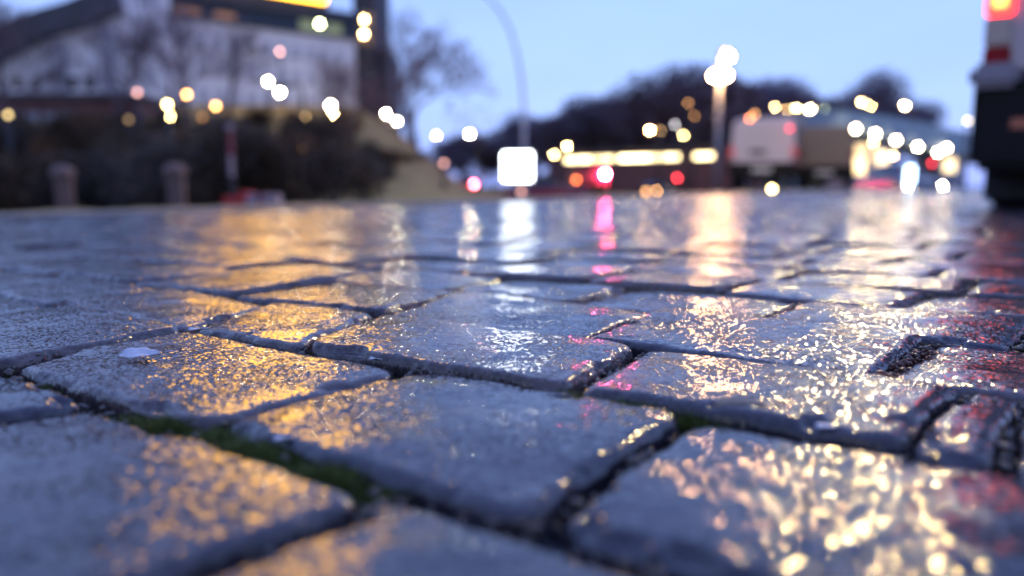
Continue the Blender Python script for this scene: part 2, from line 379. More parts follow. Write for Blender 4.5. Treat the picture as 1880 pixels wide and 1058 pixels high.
for (cyy, cx, k, i, P, b0) in stones:
    rnd = random.Random(k*1000+int((b0+40)*37)); isn = (k, i) in near_ids
    res = .0020 if cyy < 1.0 else (.004 if cyy < 1.7 else (.012 if cyy < 3 else .035))
    fine = cyy < 2.2
    if cyy < .12 or not vis((cyy, cx)): res = max(res, .010)
    zo = rnd.uniform(-.0035, .0035)
    if k <= 2: zo *= .5
    zo = ZOFF.get((k, b0), zo)
    P = [list(q) for q in P]
    def push(j, dv):
        P[j][0] += SU*dv; P[j][1] += CU*dv
    if k == 0 and -.5 < b0 < -.1: push(2, -.006); push(3, -.006)
    if k == 1 and -.65 < b0 < -.1: push(0, .007); push(1, .003)
    if k == 1 and -.3 < b0 < 0: push(3, -.006)
    if k == 2 and -.3 < b0 < -.1: push(0, .003); push(1, .002)
    V, Q = stone(P, res, rnd, zo, (rnd.uniform(.0020, .0042) if cyy < .9 else rnd.uniform(.003, .005) if fine else rnd.uniform(.0045, .0065)) if max(abs(P[1][0]-P[0][0]), abs(P[2][0]-P[3][0])) > .05 else .002, fine)
    tone = rnd.random()
    if isn:
        o = mesh_np('paving_stone', V, Q, M_STONE, pave); set_tone(o, np.full(len(V), tone))
    else:
        VV.append(V); QQ.append(Q+off); TT.append(np.full(len(V), tone)); off += len(V)
o = mesh_np('distant_paving_stones', np.concatenate(VV), np.concatenate(QQ), M_STONE, pave); o['kind'] = 'stuff'
set_tone(o, np.concatenate(TT))
# joint bed: soil between the stones
n1, n2 = 300, 300
xs = np.linspace(-1.6, 1.6, n1); ys = np.linspace(-.5, 2.2, n2); X, Y = np.meshgrid(xs, ys, indexing='ij')
Z = -.019+fbm(X, Y, 11, 2, 77)*.006+fbm(X, Y, 70, 3, 78)*.0030
I = np.arange(n1*n2).reshape(n1, n2); Q = np.stack([I[:-1, :-1], I[1:, :-1], I[1:, 1:], I[:-1, 1:]], -1).reshape(-1, 4)
mesh_np('joint_soil', np.stack([X, Y, Z], -1).reshape(-1, 3), Q, M_SOIL, pave)
mb = MB(); mb.add([(-14,-1,-.026),(18,-1,-.026),(18,14,-.026),(-14,14,-.026)], [(0,1,2,3)])
def clipped(poly_z, m, name, y0, y1, xr, parent):
    # sheet right of the kerb
    xl = lambda y: K0.x+KD.x/KD.y*(y-K0.y)+.02
    yy = np.linspace(y0, y1, 40); V = []; 
    for y in yy: V += [(xl(y), y, poly_z), (xr(y), y, poly_z)]
    Q = [(2*j, 2*j+1, 2*j+3, 2*j+2) for j in range(len(yy)-1)]
    return mesh_np(name, V, Q, m, parent)
clipped(-.034, M_SOIL, 'joint_bed', -1, 13.6, lambda y: .9*max(y, 0)+3, pave)
M_PLAZA = bpy.data.materials.new('far_cobbles'); M_PLAZA.use_nodes = True
def plaza_mat(m):
    N = m.node_tree.nodes; L = m.node_tree.links; p = N['Principled BSDF']
    g = N.new('ShaderNodeNewGeometry'); mpg = N.new('ShaderNodeMapping'); mpg.inputs['Rotation'].default_value = (0, 0, PH)
    L.new(g.outputs['Position'], mpg.inputs[0])
    br = N.new('ShaderNodeTexBrick'); br.inputs['Scale'].default_value = 1; br.inputs['Brick Width'].default_value = .21; br.inputs['Row Height'].default_value = .158
    br.inputs['Mortar Size'].default_value = .007; br.inputs['Mortar Smooth'].default_value = .6
    br.inputs['Color1'].default_value = (.11,.10,.105,1); br.inputs['Color2'].default_value = (.07,.068,.075,1); br.inputs['Mortar'].default_value = (.02,.018,.015,1)
    L.new(mpg.outputs[0], br.inputs[0]); L.new(br.outputs['Color'], p.inputs['Base Color'])
    n = N.new('ShaderNodeTexNoise'); n.inputs['Scale'].default_value = 5; L.new(g.outputs['Position'], n.inputs['Vector'])
    b = N.new('ShaderNodeBump'); b.invert = True; b.inputs['Distance'].default_value = .006; L.new(br.outputs['Fac'], b.inputs['Height'])
    b2 = N.new('ShaderNodeBump'); b2.inputs['Distance'].default_value = .02; L.new(n.outputs['Fac'], b2.inputs['Height']); L.new(b.outputs[0], b2.inputs['Normal'])
    L.new(b2.outputs[0], p.inputs['Normal']); p.inputs['Roughness'].default_value = .22
plaza_mat(M_PLAZA)
fp = clipped(-.002, M_PLAZA, 'distant_paving', 13.2, 75, lambda y: 1.6*y+5, pave)
rp = MB(); 
mesh_np('side_paving', [(.72*y+.5 if j == 0 else 1.9*y+8, y, -.003) for y in np.linspace(-1, 13.2, 20).clip(0) for j in (0, 1)][2:], [(2*j, 2*j+1, 2*j+3, 2*j+2) for j in range(18)], M_PLAZA, pave)

# water lying in the deeper joints
n1, n2 = 2, 2
wo = mesh_np('joint_water', [(-1.2,0,-.0175),(1.2,0,-.0175),(1.2,1.6,-.0175),(-1.2,1.6,-.0175)], [(0,1,2,3)], M_WATER, pave)

# ---------------------------------------------------------------- moss and grit in the joints
def scatter_line(rnd, u0, u1, k, n, w):
    for _ in range(n):
        u = rnd.uniform(u0, u1); v = Lk(k, u)+rnd.gauss(0, w); yield uv2xy(u, v)
rnd = random.Random(3)
V = []; Fc = []
def blade(V, Fc, x, y, z, h, w, rnd):
    a = rnd.uniform(0, 6.28); dx, dy = math.cos(a)*w, math.sin(a)*w; lx, ly = rnd.gauss(0, .4)*h, rnd.gauss(0, .4)*h
    n = len(V); V += [(x-dx, y-dy, z), (x+dx, y+dy, z), (x+lx*.5+dx*.6, y+ly*.5+dy*.6, z+h*.6), (x+lx, y+ly, z+h), (x+lx*.5-dx*.6, y+ly*.5-dy*.6, z+h*.6)]
    Fc.append((n, n+1, n+2, n+3, n+4))
def moss_patch(u0, u1, k, n, w, hh, name_label):
    V = []; Fc = []
    for x, y in scatter_line(rnd, u0, u1, k, n, w):
        if float(vn(np.array([x*130.]), np.array([y*130.]), 8)[0]) < -.25+rnd.gauss(0, .12): continue
        q = .55+.45*float(vn(np.array([x*60.]), np.array([y*60.]), 4)[0])
        blade(V, Fc, x, y, -.022, .009+hh*q*rnd.uniform(.5, 1), .0008, rnd)
    me = bpy.data.meshes.new('moss'); me.from_pydata(V, [], Fc); me.materials.append(M_MOSS)
    o = bpy.data.objects.new('moss', me); COL.objects.link(o); tag(o, name_label, 'moss', kind='stuff')
moss_patch(-.335, -.238, 1, 12000, .0048, .014, 'green moss filling the wide joint left of the foreground centre')
moss_patch(-.432, -.352, 1, 8000, .0045, .014, 'green moss in the wide joint beside the pale leaf cobble')
moss_patch(-.64, -.56, 2, 1200, .003, .009, 'faint moss where the joints meet behind the pale leaf')
moss_patch(-.255, -.165, 2, 9000, .0055, .019, 'tuft of green moss in the joint right of centre')
moss_patch(-.50, -.36, 2, 2500, .0035, .010, 'thin moss in the joint behind the central stone')
moss_patch(-.60, -.53, 1, 1500, .003, .010, 'scrap of moss in the far left joint')
def grit_obj(name, pts, m, label, cat):
    V = []; Fc = []
    b = bmesh.new(); bmesh.ops.create_icosphere(b, subdivisions=1, radius=1); b.verts.index_update()
    bv = [v.co.copy() for v in b.verts]; bf = [[v.index for v in f.verts] for f in b.faces]; b.free()
    for x, y, z, r in pts:
        sc = Vector((rnd.uniform(.6, 1.3), rnd.uniform(.6, 1.3), rnd.uniform(.5, 1)))*r; n = len(V)
        V += [(x+v.x*sc.x*rnd.uniform(.8, 1.2), y+v.y*sc.y*rnd.uniform(.8, 1.2), z+v.z*sc.z) for v in bv]; Fc += [tuple(i+n for i in f) for f in bf]
    me = bpy.data.meshes.new(name); me.from_pydata(V, [], Fc); me.materials.append(m); me.polygons.foreach_set('use_smooth', [True]*len(me.polygons))
    o = bpy.data.objects.new(name, me); COL.objects.link(o); tag(o, label, cat, kind='stuff')
pts = []
for k in range(0, 7):
    for x, y in scatter_line(rnd, -1.2, .2, k, 1100, .0042):
        pts.append((x, y, rnd.uniform(-.020, -.007), .0006+.0030*rnd.random()**2.5))
    for (b0, t0) in joints(k):
        if -1.3 < b0 < .3:
            for _ in range(150):
                f = rnd.random(); u = b0+(t0-b0)*f+rnd.gauss(0, .002); v = Lk(k, u)*(1-f)+Lk(k+1, u)*f
                x, y = uv2xy(u, v); pts.append((x, y, rnd.uniform(-.020, -.005), .0006+.0034*rnd.random()**2.5))
grit_obj('joint_grit', pts, M_GRIT, 'small wet grit lying in the joints between the cobbles', 'grit')
pts = []
for _ in range(500):
    f = rnd.random(); u = -.121+.003*f+rnd.gauss(0, .0055); v = ck(3)*(1-f)+ck(4)*f
    x, y = uv2xy(u, v); pts.append((x, y, rnd.uniform(-.02, -.004), .0007+.003*rnd.random()**2))
grit_obj('rusty_grit', pts, M_RUST, 'rust brown crumbs in the short joint at the right', 'grit')

pts = []
for _ in range(150):
    x = rnd.uniform(-.5, .5); y = rnd.uniform(.25, 1.0); pts.append((x, y, .0004, .0004+.0012*rnd.random()**3))
grit_obj('scattered_grit', pts, M_GRIT, 'stray crumbs of grit scattered on top of the cobbles', 'grit')
# leaves and chips lying on the stones
def leaf(px, py, L_, W_, rz, m, label, curl=.06, z=.0015, name='fallen_leaf', tilt=0, rx=0):
    g = gpt(px, py); V = []; nx, ny = 12, 7
    for i in range(nx+1):
        t = i/nx; w = W_*max(0, math.sin(math.pi*t**.8))**.8*(1+.12*math.sin(t*17))+.0004
        for j in range(ny+1):
            s = j/ny*2-1; V.append(((t-.5)*L_, s*w/2, abs(s)**2*W_*curl+math.sin(t*5+s*2)*.0006+tilt*t))
    Q = [(i*(ny+1)+j, (i+1)*(ny+1)+j, (i+1)*(ny+1)+j+1, i*(ny+1)+j+1) for i in range(nx) for j in range(ny)]
    o = mesh_np(name, V, Q, m); o.location = (g.x, g.y, z); o.rotation_euler = (rx, 0, rz)
    md = o.modifiers.new('thickness', 'SOLIDIFY'); md.thickness = .0004
    tag(o, label, 'leaf' if 'leaf' in name else 'chip'); return o
M_LEAFP = mat('pale_leaf', (.55,.56,.60), .45, var=.2, scale=150)
M_LEAFB = mat('dry_leaf', (.42,.33,.24), .4, var=.35, scale=180, bump=.0005, bscale=300)
leaf(257, 657, .030, .017, R(-8), M_LEAFP, 'small pale petal-like leaf lying flat on a cobble at the left', rx=R(14), z=.003)
leaf(364, 604, .016, .010, R(15), M_LEAFP, 'tiny bluish white leaf at the corner where four left cobbles meet', z=.0)
leaf(690, 656, .011, .006, R(-25), M_LEAFP, 'tiny pale leaf scrap at the joint behind the central cobble', z=-.001)
leaf(1365, 757, .030, .017, R(-14), M_LEAFB, 'curled dry beige leaf in the joint right of centre', curl=.2, z=.0, rx=R(32))
leaf(1528, 790, .016, .007, R(-12), M_LEAFP, 'pale flat chip on the edge of the large right cobble', z=.002, name='bark_chip')
leaf(520, 800, .009, .006, R(10), M_LEAFP, 'tiny pale speck of leaf on the front edge of the central cobble', z=-.001)

# ================================================================ background
M_DARKM = mat('dark_metal', (.04,.042,.05), .4, .6, var=.2, scale=3)
M_GREYM = mat('grey_metal', (.28,.30,.36), .45, .4, var=.15, scale=3)
M_WHITEP = mat('white_plaster', (.84,.84,.86), .75, var=.12, scale=.4, bump=.01, bscale=6)
M_GLASSD = mat('dark_glass', (.02,.03,.05), .08)
M_ROOFD = mat('dark_roof', (.035,.045,.065), .5, var=.25, scale=1, bump=.02, bscale=4)
M_BRICKD = mat('dark_brick', (.05,.045,.06), .8, var=.3, scale=2, bump=.01, bscale=12)
M_REDD = mat('dark_red_panel', (.13,.06,.07), .6, var=.3, scale=1.5)
M_STN = mat('bollard_stone', (.19,.12,.10), .7, var=.3, scale=14, bump=.006, bscale=60)
M_BARK = mat('bark', (.055,.045,.045), .85, var=.3, scale=8, bump=.01, bscale=30)
M_TWIG = mat('hazed_twig', (.16,.125,.16), .85, var=.35, scale=2)  # lightened and blued: distance haze is put into the twig colour
M_BUSH = mat('shrub_twigs', (.065,.046,.030), .8, var=.5, scale=1.5)
M_BUSHB = mat('russet_shrub', (.14,.075,.035), .8, var=.45, scale=1.5)
M_TYRE = mat('tyre_rubber', (.018,.018,.02), .7, bump=.003, bscale=80)
M_BLACKP = mat('black_plastic', (.008,.008,.010), .6, var=.3, scale=10, spec=.2)
M_RIM = mat('wheel_rim', (.35,.36,.38), .35, .8)
M_PLATE = mat('number_plate', (.7,.7,.68), .4)
M_REDLENS = mat('red_lens', (.28,.005,.01), .5, spec=.2)
M_WLENS = mat('clear_lens', (.24,.20,.22), .12, coat=.6)

def unlit(c): return c
WARM = (1, .62, .26); WHITE = (1, .82, .56); COOL = (.80, .92, 1); ORANGE = (1, .45, .13); YEL = (1, .72, .28); RED = (1, .05, .07); PINK = (1, .48, .40)
EM = {}
def emat(col, e):
    key = (col, round(e, 2))
    if key not in EM: EM[key] = emis('lamp_glow', col, e)
    return EM[key]
BOK = 14
def strength(B, r, Y): return (B*4 if B >= 3.9 else B*1.6 if B > 1 else B)*(BOK/(F*r/Y))**2

# ---- street lamps: (px, py, brightness, colour, distance, kind, label)
def lamp(px, py, B, col, Y, kind, label, group=None, zb=None, r=.065, poleM=None):
    p = pt(px, py, Y); z0 = float(ground_h(p.x, p.y)) if zb is None else zb
    if sdist(p.x, p.y) < 0 and zb is None and z0 < 0: z0 = 0
    t = empty('street_lamp', (p.x, p.y, z0), 0, label, 'street lamp', group)
    h = p.z-z0; pm = poleM or M_DARKM
    if kind == 'arm':
        MB().tube([(.7,.1,0),(.7,.1,h*.6),(.7,.1,h+.05),(.62,.08,h+.22),(.3,.04,h+.25)], [.09,.075,.05,.045,.04], 8).build('pole', pm, t, True)
        MB().box(-.28, .34, -.12, .14, h+.13, h+.26, .03).build('lamp_head', pm, t)
        MB().sphere((0, 0, h), r, 10, 6, .9).build('bulb', emat(col, strength(B, r, Y)), t, True)
    else:
        MB().tube([(0,0,0),(0,0,h*.3),(0,0,h-r)], [.08,.06,.045], 8).build('pole', pm, t, True)
        MB().lathe([(.01, h+r*1.9),(r*.9, h+r*1.5),(r*1.35, h+r*1.05),(r*1.3, h+r*.95)], n=12).build('lamp_cap', pm, t, True)
        MB().sphere((0, 0, h), r, 10, 6).build('bulb', emat(col, strength(B, r, Y)), t, True)
    return t
G1 = 'street lamps along the slope'; G2 = 'street lamps across the street'; G3 = 'street lamps beyond the white van'
LAMPS = [
 (492,150,5,WHITE,44,'ball','white globe lamp in front of the pale office wall, upper left of a pair',G1),
 (514,170,5,WHITE,47,'arm','white lamp in front of the pale office wall, lower right of a pair',G1),
 (514,95,.55,PINK,52,'ball','dim pinkish lamp high in front of the office wall',G1),
 (607,194,5,WHITE,50,'ball','white lamp above the shrubs near the right office end, upper of two overlapping',G1),
 (609,208,5,WARM,56,'arm','warm lamp above the shrubs near the right office end, lower of two overlapping',G1),
 (709,209,6,WHITE,55,'ball','white lamp at the foot of the dark tower, left one of the pair',G1),
 (728,223,4,WHITE,62,'arm','white lamp left of the tall bare tree, right one of the pair',G1),
 (801,249,1.1,YEL,66,'ball','pale yellow lamp under the tall bare tree',G1),
 (862,247,7,WHITE,60,'arm','bright white lamp alone between the tall bare tree and the curved pole',G2),
 (343,174,1.3,ORANGE,40,'ball','orange lamp in front of the office between two bare trees',G1),
 (396,195,1.2,ORANGE,42,'ball','orange lamp just above the shrubs right of the bare trees',G1),
 (307,192,2.0,YEL,36,'ball','creamy lamp in front of the stair tower, upper one of a touching pair',G1),
 (311,214,2.6,YEL,38,'ball','yellow lamp in front of the stair tower, lower one of a touching pair',G1),
 (15,211,.45,YEL,36,'ball','dull yellow lamp at the far left edge of the view',G1),
 (236,220,.10,WARM,36,'ball','very faint lamp in the shrubs below the pale stair tower',G1),
 (371,215,.18,ORANGE,38,'ball','faint brown-orange lamp in the dark shrubs',G1),
 (560,214,.8,WARM,48,'ball','amber lamp at shrub height left of the overlapping pair',G1),
 (252,170,.5,PINK,44,'ball','dim pink lamp left of the stair tower lamps',G1),
 (555,275,.12,ORANGE,34,'ball','faint brown lamp deep in the shrubs',G1),
 (815,300,.35,PINK,30,'ball','dim pink lamp on the grassy slope',G1),
 (1017,284,1.7,YEL,52,'arm','pale yellow lamp right of the white billboard, lower left of two',G2),
 (1041,269,2.2,YEL,56,'arm','yellow lamp right of the white billboard, upper right of two',G2),
 (1193,239,6,ORANGE,58,'arm','bright orange lamp against the dark wooded rise',G2),
 (1213,240,.16,WARM,64,'ball','faint lamp touching the bright orange one',G2),
 (1239,229,.32,(.9,.85,.9),64,'ball','dim greyish lamp against the dark trees',G2),
 (1255,249,1.3,YEL,60,'arm','cream lamp left of the tall triple lamp',G2),
 (1263,190,.20,ORANGE,60,'ball','faint brown lamp high against the dark trees',G2),
 (1275,213,.14,ORANGE,60,'ball','faint brown lamp below the other faint one',G2),
 (1386,210,.4,ORANGE,50,'ball','dull orange lamp above the white van roof',G3),
 (1423,197,1.3,WARM,70,'arm','warm lamp over the van, first from the left in the row',G3),
 (1445,201,.45,WARM,78,'ball','dim warm lamp over the van, second in the row',G3),
 (1462,199,1.6,YEL,74,'arm','yellow lamp over the van, third in the row',G3),
 (1487,201,4,WARM,70,'arm','brightest lamp over the van, fourth in the row',G3),
 (1497,196,1.2,WARM,80,'arm','warm lamp over the van tucked behind the brightest one',G3),
 (1513,200,.12,(.8,1,.7),80,'ball','faint greenish lamp over the van, last in the row',G3),
 (1581,188,2.0,WARM,72,'arm','warm lamp above the bridge, left one of a touching pair',G3),
 (1599,195,1.2,WARM,80,'arm','amber lamp above the bridge, right one of a touching pair',G3),
 (1661,194,4,WARM,76,'arm','bright cream lamp alone above the bridge',G3),
 (1777,222,.5,WHITE,30,'ball','dim white lamp beside the edge of the near van',G3),
 (1603,262,1.3,WARM,48,'ball','warm lamp between the bridge lamps and the kiosk roof',G3),
 (1640,286,1.2,WARM,47,'ball','warm lamp just right of the lit kiosk',G3),
 (1553,305,.5,WARM,46,'ball','dim warm lamp just left of the lit kiosk',G3),
 (1518,238,1.3,YEL,40,'ball','cream lamp above the tan side of the van',G3),
 (1518,276,.8,YEL,38,'ball','pale yellow lamp level with the tan side of the van',G3),
]
for px, py, B, c, Y, k, lb, g in LAMPS:
    if g == G1 and py > 168: Y = {66: 40}.get(Y, 15+Y*.25) if px < 640 else Y
    lamp(px, py, B, c, Y, k, lb, g)

# tall triple lamp
p = pt(1322, 140, 34); t = empty('street_lamp', (p.x, p.y, 0), 0, 'tall pale mast with three blazing lamps left of the white van', 'street lamp')
MB().tube([(0,0,0),(0,0,2),(0,0,p.z+1.1)], [.13,.12,.07], 10).build('pole', M_GREYM, t, True)
for dx, pyy in ((-.22, 140), (.22, 139), (.30, 104)):
    q = pt(1322+dx/34*F, pyy, 34)
    MB().tube([(0,0,q.z+.22),(dx*.6,0,q.z+.26),(dx,0,q.z+.2)], .035, 6).build('arm', M_GREYM, t, True)
    MB().sphere((dx, 0, q.z), .17, 12, 8, .8).build('bulb', emat((1, .52, .20), strength(34, .17, 34)), t, True)
# second pole with reflectors
# curved tall pole
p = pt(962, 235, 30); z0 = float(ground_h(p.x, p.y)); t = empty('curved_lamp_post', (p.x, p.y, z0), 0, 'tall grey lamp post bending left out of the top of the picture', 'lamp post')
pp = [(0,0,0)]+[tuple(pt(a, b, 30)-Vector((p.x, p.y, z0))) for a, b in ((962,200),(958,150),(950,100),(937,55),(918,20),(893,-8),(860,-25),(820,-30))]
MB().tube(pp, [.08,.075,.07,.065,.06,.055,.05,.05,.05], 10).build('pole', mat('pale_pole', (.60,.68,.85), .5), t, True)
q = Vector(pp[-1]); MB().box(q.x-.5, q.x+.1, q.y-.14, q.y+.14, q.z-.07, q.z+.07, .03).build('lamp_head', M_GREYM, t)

p = pt(1868, 342, 13); t = empty('curved_lamp_post', (p.x, p.y, 0), 0, 'curved lamp post behind the grey van, its lit head above the picture', 'lamp post')
MB().tube([(0,0,0),(0,0,2.5),(-.05,0,4.3),(-.35,0,5.3),(-1.0,0,5.9),(-1.9,0,6.1)], [.09,.075,.06,.055,.05,.045], 10).build('pole', M_GREYM, t, True)
MB().box(-2.5, -1.8, -.14, .14, 6.06, 6.18, .03).build('lamp_head', M_GREYM, t)
MB().box(-2.42, -1.95, -.10, .10, 6.0, 6.055, .02).build('bulb', emat((1, .71, .29), 2500), t)
# ---- billboard
def board(px0, px1, py0, py1, Y, name, label, cat, col, E, rz, post=True, zb=None, thick=.12):
    a = pt(px0, py1, Y); b = pt(px1, py0, Y); c = (a+b)/2; w = (b.x-a.x)/math.cos(rz); z0 = float(ground_h(c.x, Y)) if zb is None else zb
    t = empty(name, (c.x, Y, z0), rz, label, cat)
    f = MB(); zz0, zz1 = a.z-z0, b.z-z0
    f.box(-w/2-.05, w/2+.05, .02, .02+thick, zz0-.05, zz1+.05).build('frame', M_GREYM, t, bev=.01)
    MB().box(-w/2, w/2, 0, .018, zz0, zz1).build('lit_face', emat(col, E), t)
    if post: MB().box(-.08, .08, .03, .12, 0, zz0-.05).build('post', M_DARKM, t, bev=.01)
board(924, 976, 281, 331, 26, 'billboard', 'glowing white billboard standing at the far side of the street', 'billboard', (.9,.95,1), 17, R(-10))
board(1662, 1680, 306, 342, 30, 'light_box', 'bluish white upright light box near the bridge at the right', 'light box', (.5,.72,1), 12, R(10), False, 0)

# ---- office building
bY = 56
def P2(px, py, Y): return pt(px, py, Y)
off_ = empty('office_building', (0, 0, 0), 0, 'pale office building with stair tower, dark top storey and glowing yellow sign', 'building')
A = pt(235, 170, 50); B = pt(655, 195, 60); base = 4.6
d = Vector((B.x-A.x, B.y-A.y, 0)); Lw = d.length; rz = math.atan2(d.y, d.x); off_.location = (A.x, A.y, base); off_.rotation_euler.z = rz
ztop = 11.0; zb2 = 7.67
MB().box(0, Lw, 0, 14, -1, zb2-1.6).build('wall', M_WHITEP, off_)
MB().box(-.1, Lw+.1, -.25, 14.2, zb2-1.6+.003, zb2-.5).build('top_storey', M_GLASSD, off_, bev=.02)
MB().box(-.3, Lw+.3, -.7, 14.5, zb2-.497, zb2+.2).build('fascia', M_ROOFD, off_, bev=.02)
for k in range(7):
    x0 = 2.2+k*2.1
    lit = k in (1, 2, 5)
MB().box(4.6, Lw*.83, -.95, -.75, zb2+.5, zb2+6.2).build('lit_sign', emat((1, .48, .03), 12), off_, bev=.05)
MB().box(4.4, Lw*.83+.2, -.745, -.3, zb2+.21, zb2+6.4).build('sign_backing', M_DARKM, off_)
M_WIN = mat('pale_window', (.52,.54,.60), .2)
MB().box(3.0, 4.6, -.262, -.252, zb2-1.3, zb2-.95).build('lit_window', emat((1, .42, .15), .3), off_)
MB().box(5.4, 6.8, -.262, -.252, zb2-1.3, zb2-.95).build('lit_window', emat((1, .42, .15), .28), off_)
MB().box(Lw-4.4, Lw-1.2, -.262, -.252, zb2-1.4, zb2-.7).build('lit_window', emat((.8, 1, .5), .22), off_)
for r_ in range(3):
    for c in range(11):
        x0 = 3.2+c*(Lw-3.8)/11; z0 = 1.0+r_*1.7
        w = MB().box(x0, x0+.6, -.03, .01, z0, z0+.8).build('window', M_WIN, off_)
        MB().box(x0-.06, x0+.66, -.09, -.002, z0-.1, z0-.03).build('sill', M_GREYM, w)
# stair tower
MB().box(-.3, 2.4, -1.2, -.003, -1, 14).build('stair_tower', M_WHITEP, off_)
MB().box(-.5, 2.6, -1.4, .1, 14.003, 14.4).build('tower_cap', M_ROOFD, off_)
for j in range(5): MB().box(.7, 1.3, -1.23, -1.19, 1.5+j*2.4, 2.6+j*2.4).build('window', M_WIN, off_)
# wing with curved dark roof
wing = empty('hall_building', (0,0,0), 0, 'white hall with curved dark roof at the upper left', 'building')
pr = [(-60,165),(-30,142),(0,120),(40,95),(79,76),(120,63),(159,52),(200,35),(232,22)]
Yw = 49; zbw = 4.6
wallp = [(pt(a, b, Yw).x, pt(a, b, Yw).z) for a, b in pr]
MB().prism([(wallp[0][0], zbw-1.5)]+[(x, z) for x, z in wallp]+[(wallp[-1][0], zbw-1.5)], Yw, Yw+12).build('wall', M_WHITEP, wing)
roofp = [(x, z+.02) for x, z in wallp]; roof2 = [(x-.7, z+1.35) for x, z in wallp]
roof2[0] = (roof2[0][0], roof2[0][1]-1.0); roof2[1] = (roof2[1][0], roof2[1][1]-.6)
MB().prism(roofp+roof2[::-1], Yw-.9, Yw+12.5).build('roof', M_ROOFD, wing)
for a, b in ((92,118),(190,205)):
    x0 = pt(a, 100, Yw).x; x1 = pt(b, 100, Yw).x
    MB().box(x0, x1, Yw-.35, Yw-.01, zbw-1, pt(a, 76 if a < 150 else 40, Yw).z).build('pilaster', M_GREYM, wing)
for j in range(5):
    x0 = pt(20+j*34, 100, Yw).x
    MB().box(x0, x0+.5, Yw-.03, Yw+.02, pt(0,165,Yw).z, pt(0,140,Yw).z).build('window', M_GLASSD, wing)
# dark tower
tw = empty('dark_tower', (0,0,0), 0, 'dark narrow tower with two lit lamps beside the office', 'building')
a = pt(652, 200, 62); b = pt(690, 200, 62)
MB().box(a.x, b.x, 62, 70, 4, 17).build('wall', M_BRICKD, tw, bev=.03)
c = pt(712, 200, 62)
MB().box(b.x+.003, c.x, 62.6, 69.5, 4, pt(0, 85, 62).z).build('annex', M_BRICKD, tw, bev=.03)
for j in range(7):
    MB().box(a.x+.25, b.x-.25, 61.96, 62.01, 5+j*1.6, 5.8+j*1.6).build('window', M_GLASSD, tw)
for py in (36, 63):
    q = pt(668, py, 61.6); MB().sphere(tuple(q), .16, 10, 6).build('lamp', emat(WARM, strength(3, .16, 61.6)), tw, True)
q = pt(587, 44, 52); t = empty('wall_lamp', tuple(q), 0, 'greenish yellow lamp under the yellow sign', 'lamp')
MB().sphere((0,0,0), .15, 10, 6).build('bulb', emat((.95, 1, .5), strength(2.2, .15, 52)), t, True)
MB().box(-.06, .06, 0, 3.2, .16, .24).build('bracket', M_DARKM, t)
# low red pavilion
pv = empty('low_pavilion', (0,0,0), 0, 'long low dark red pavilion with a bluish window strip at the left', 'building')
a = pt(-60, 182, 40); b = pt(250, 205, 40)
MB().box(a.x, b.x, 40, 44, 1, a.z).build('wall', M_REDD, pv)
MB().box(a.x-.3, b.x+.3, 39.6, 44.3, a.z+.003, a.z+.25).build('roof', M_ROOFD, pv)
for j in range(4):
    q = pt(22+j*30, 222, 40); q2 = pt(22+j*30+20, 208, 40)
    MB().box(q.x, q2.x, 39.95, 40.01, q.z, q2.z).build('window', mat('bluish_window', (.25,.32,.45), .2), pv)

# ---- bare trees
def bare_tree(rnd, h, spread, depth=5, twigs=3, trunk=.15):
    mb = MB()
    tips = []
    def grow(p, d, L_, r, lv):
        n = 3; pts_ = [p]; rads = [r]
        for i in range(n):
            d = (d+Vector((rnd.gauss(0, .13), rnd.gauss(0, .13), rnd.gauss(.03, .08)))).normalized()
            p = p+d*L_/n; pts_.append(p); rads.append(max(.016, r*(1-.35*(i+1)/n)))
        mb.tube(pts_, rads, 6 if lv < 2 else (4 if lv < 4 else 3), False)
        if lv >= depth: return
        for k in range(twigs if lv > 0 else twigs+1):
            q = pts_[-1] if k < 2 else pts_[rnd.choice([1, 2])]
            ang = rnd.uniform(.3, .8)*spread; az = rnd.uniform(0, 6.28)
            a = d.orthogonal().normalized(); a.rotate(Matrix.Rotation(az, 3, d))
            nd = (d*math.cos(ang)+a*math.sin(ang)).normalized()
            grow(q, nd, L_*rnd.uniform(.66, .86), rads[-1]*rnd.uniform(.62, .8), lv+1)
    grow(Vector((0,0,0)), Vector((0,0,1)), h*.27, trunk, 0)
    return mb
def tree_obj(px, pyb, Y, h, label, seed, group, cat='tree', depth=6, spread=1, rz=0, twigs=3, m=None, zb=None):
    rnd = random.Random(seed); p = pt(px, pyb, Y); z0 = float(ground_h(p.x, p.y)) if zb is None else zb
    t = empty('bare_tree', (p.x, p.y, z0-.1), rz, label, cat, group)
    mb = bare_tree(rnd, h, spread, depth, twigs, .28 if depth > 6 else .13)
    nb = 18  # first segment: trunk
    k = 4*6
    tr = MB(); tr.v = mb.v[:k]; tr.f = [f for f in mb.f if max(f) < k]
    cr = MB(); cr.v = mb.v[k:]; cr.f = [tuple(i-k for i in f) for f in mb.f if min(f) >= k]
    tr.build('trunk', M_BARK, t, True); cr.build('crown', m or M_TWIG, t, True)
    return t
GT = 'bare trees in front of the office'
tree_obj(762, 240, 48, 9.8, 'tall bare tree against the sky right of the dark tower', 12, None, depth=7, spread=1.25)
tree_obj(305, 210, 36, 7.4, 'bare tree in front of the stair tower', 23, GT, depth=5, spread=.8)
tree_obj(352, 210, 37, 7.0, 'slender bare tree right of the stair tower', 34, GT, depth=5, spread=.75)
tree_obj(420, 210, 38, 6.0, 'small bare tree before the office windows', 45, GT, depth=5, spread=.8)
tree_obj(215, 205, 37, 5.6, 'bare tree between the hall and the stair tower', 56, GT, depth=5, spread=.9)
tree_obj(-15, 200, 34, 6.5, 'bare tree cut by the left edge of the picture', 57, GT, depth=6, spread=.9)
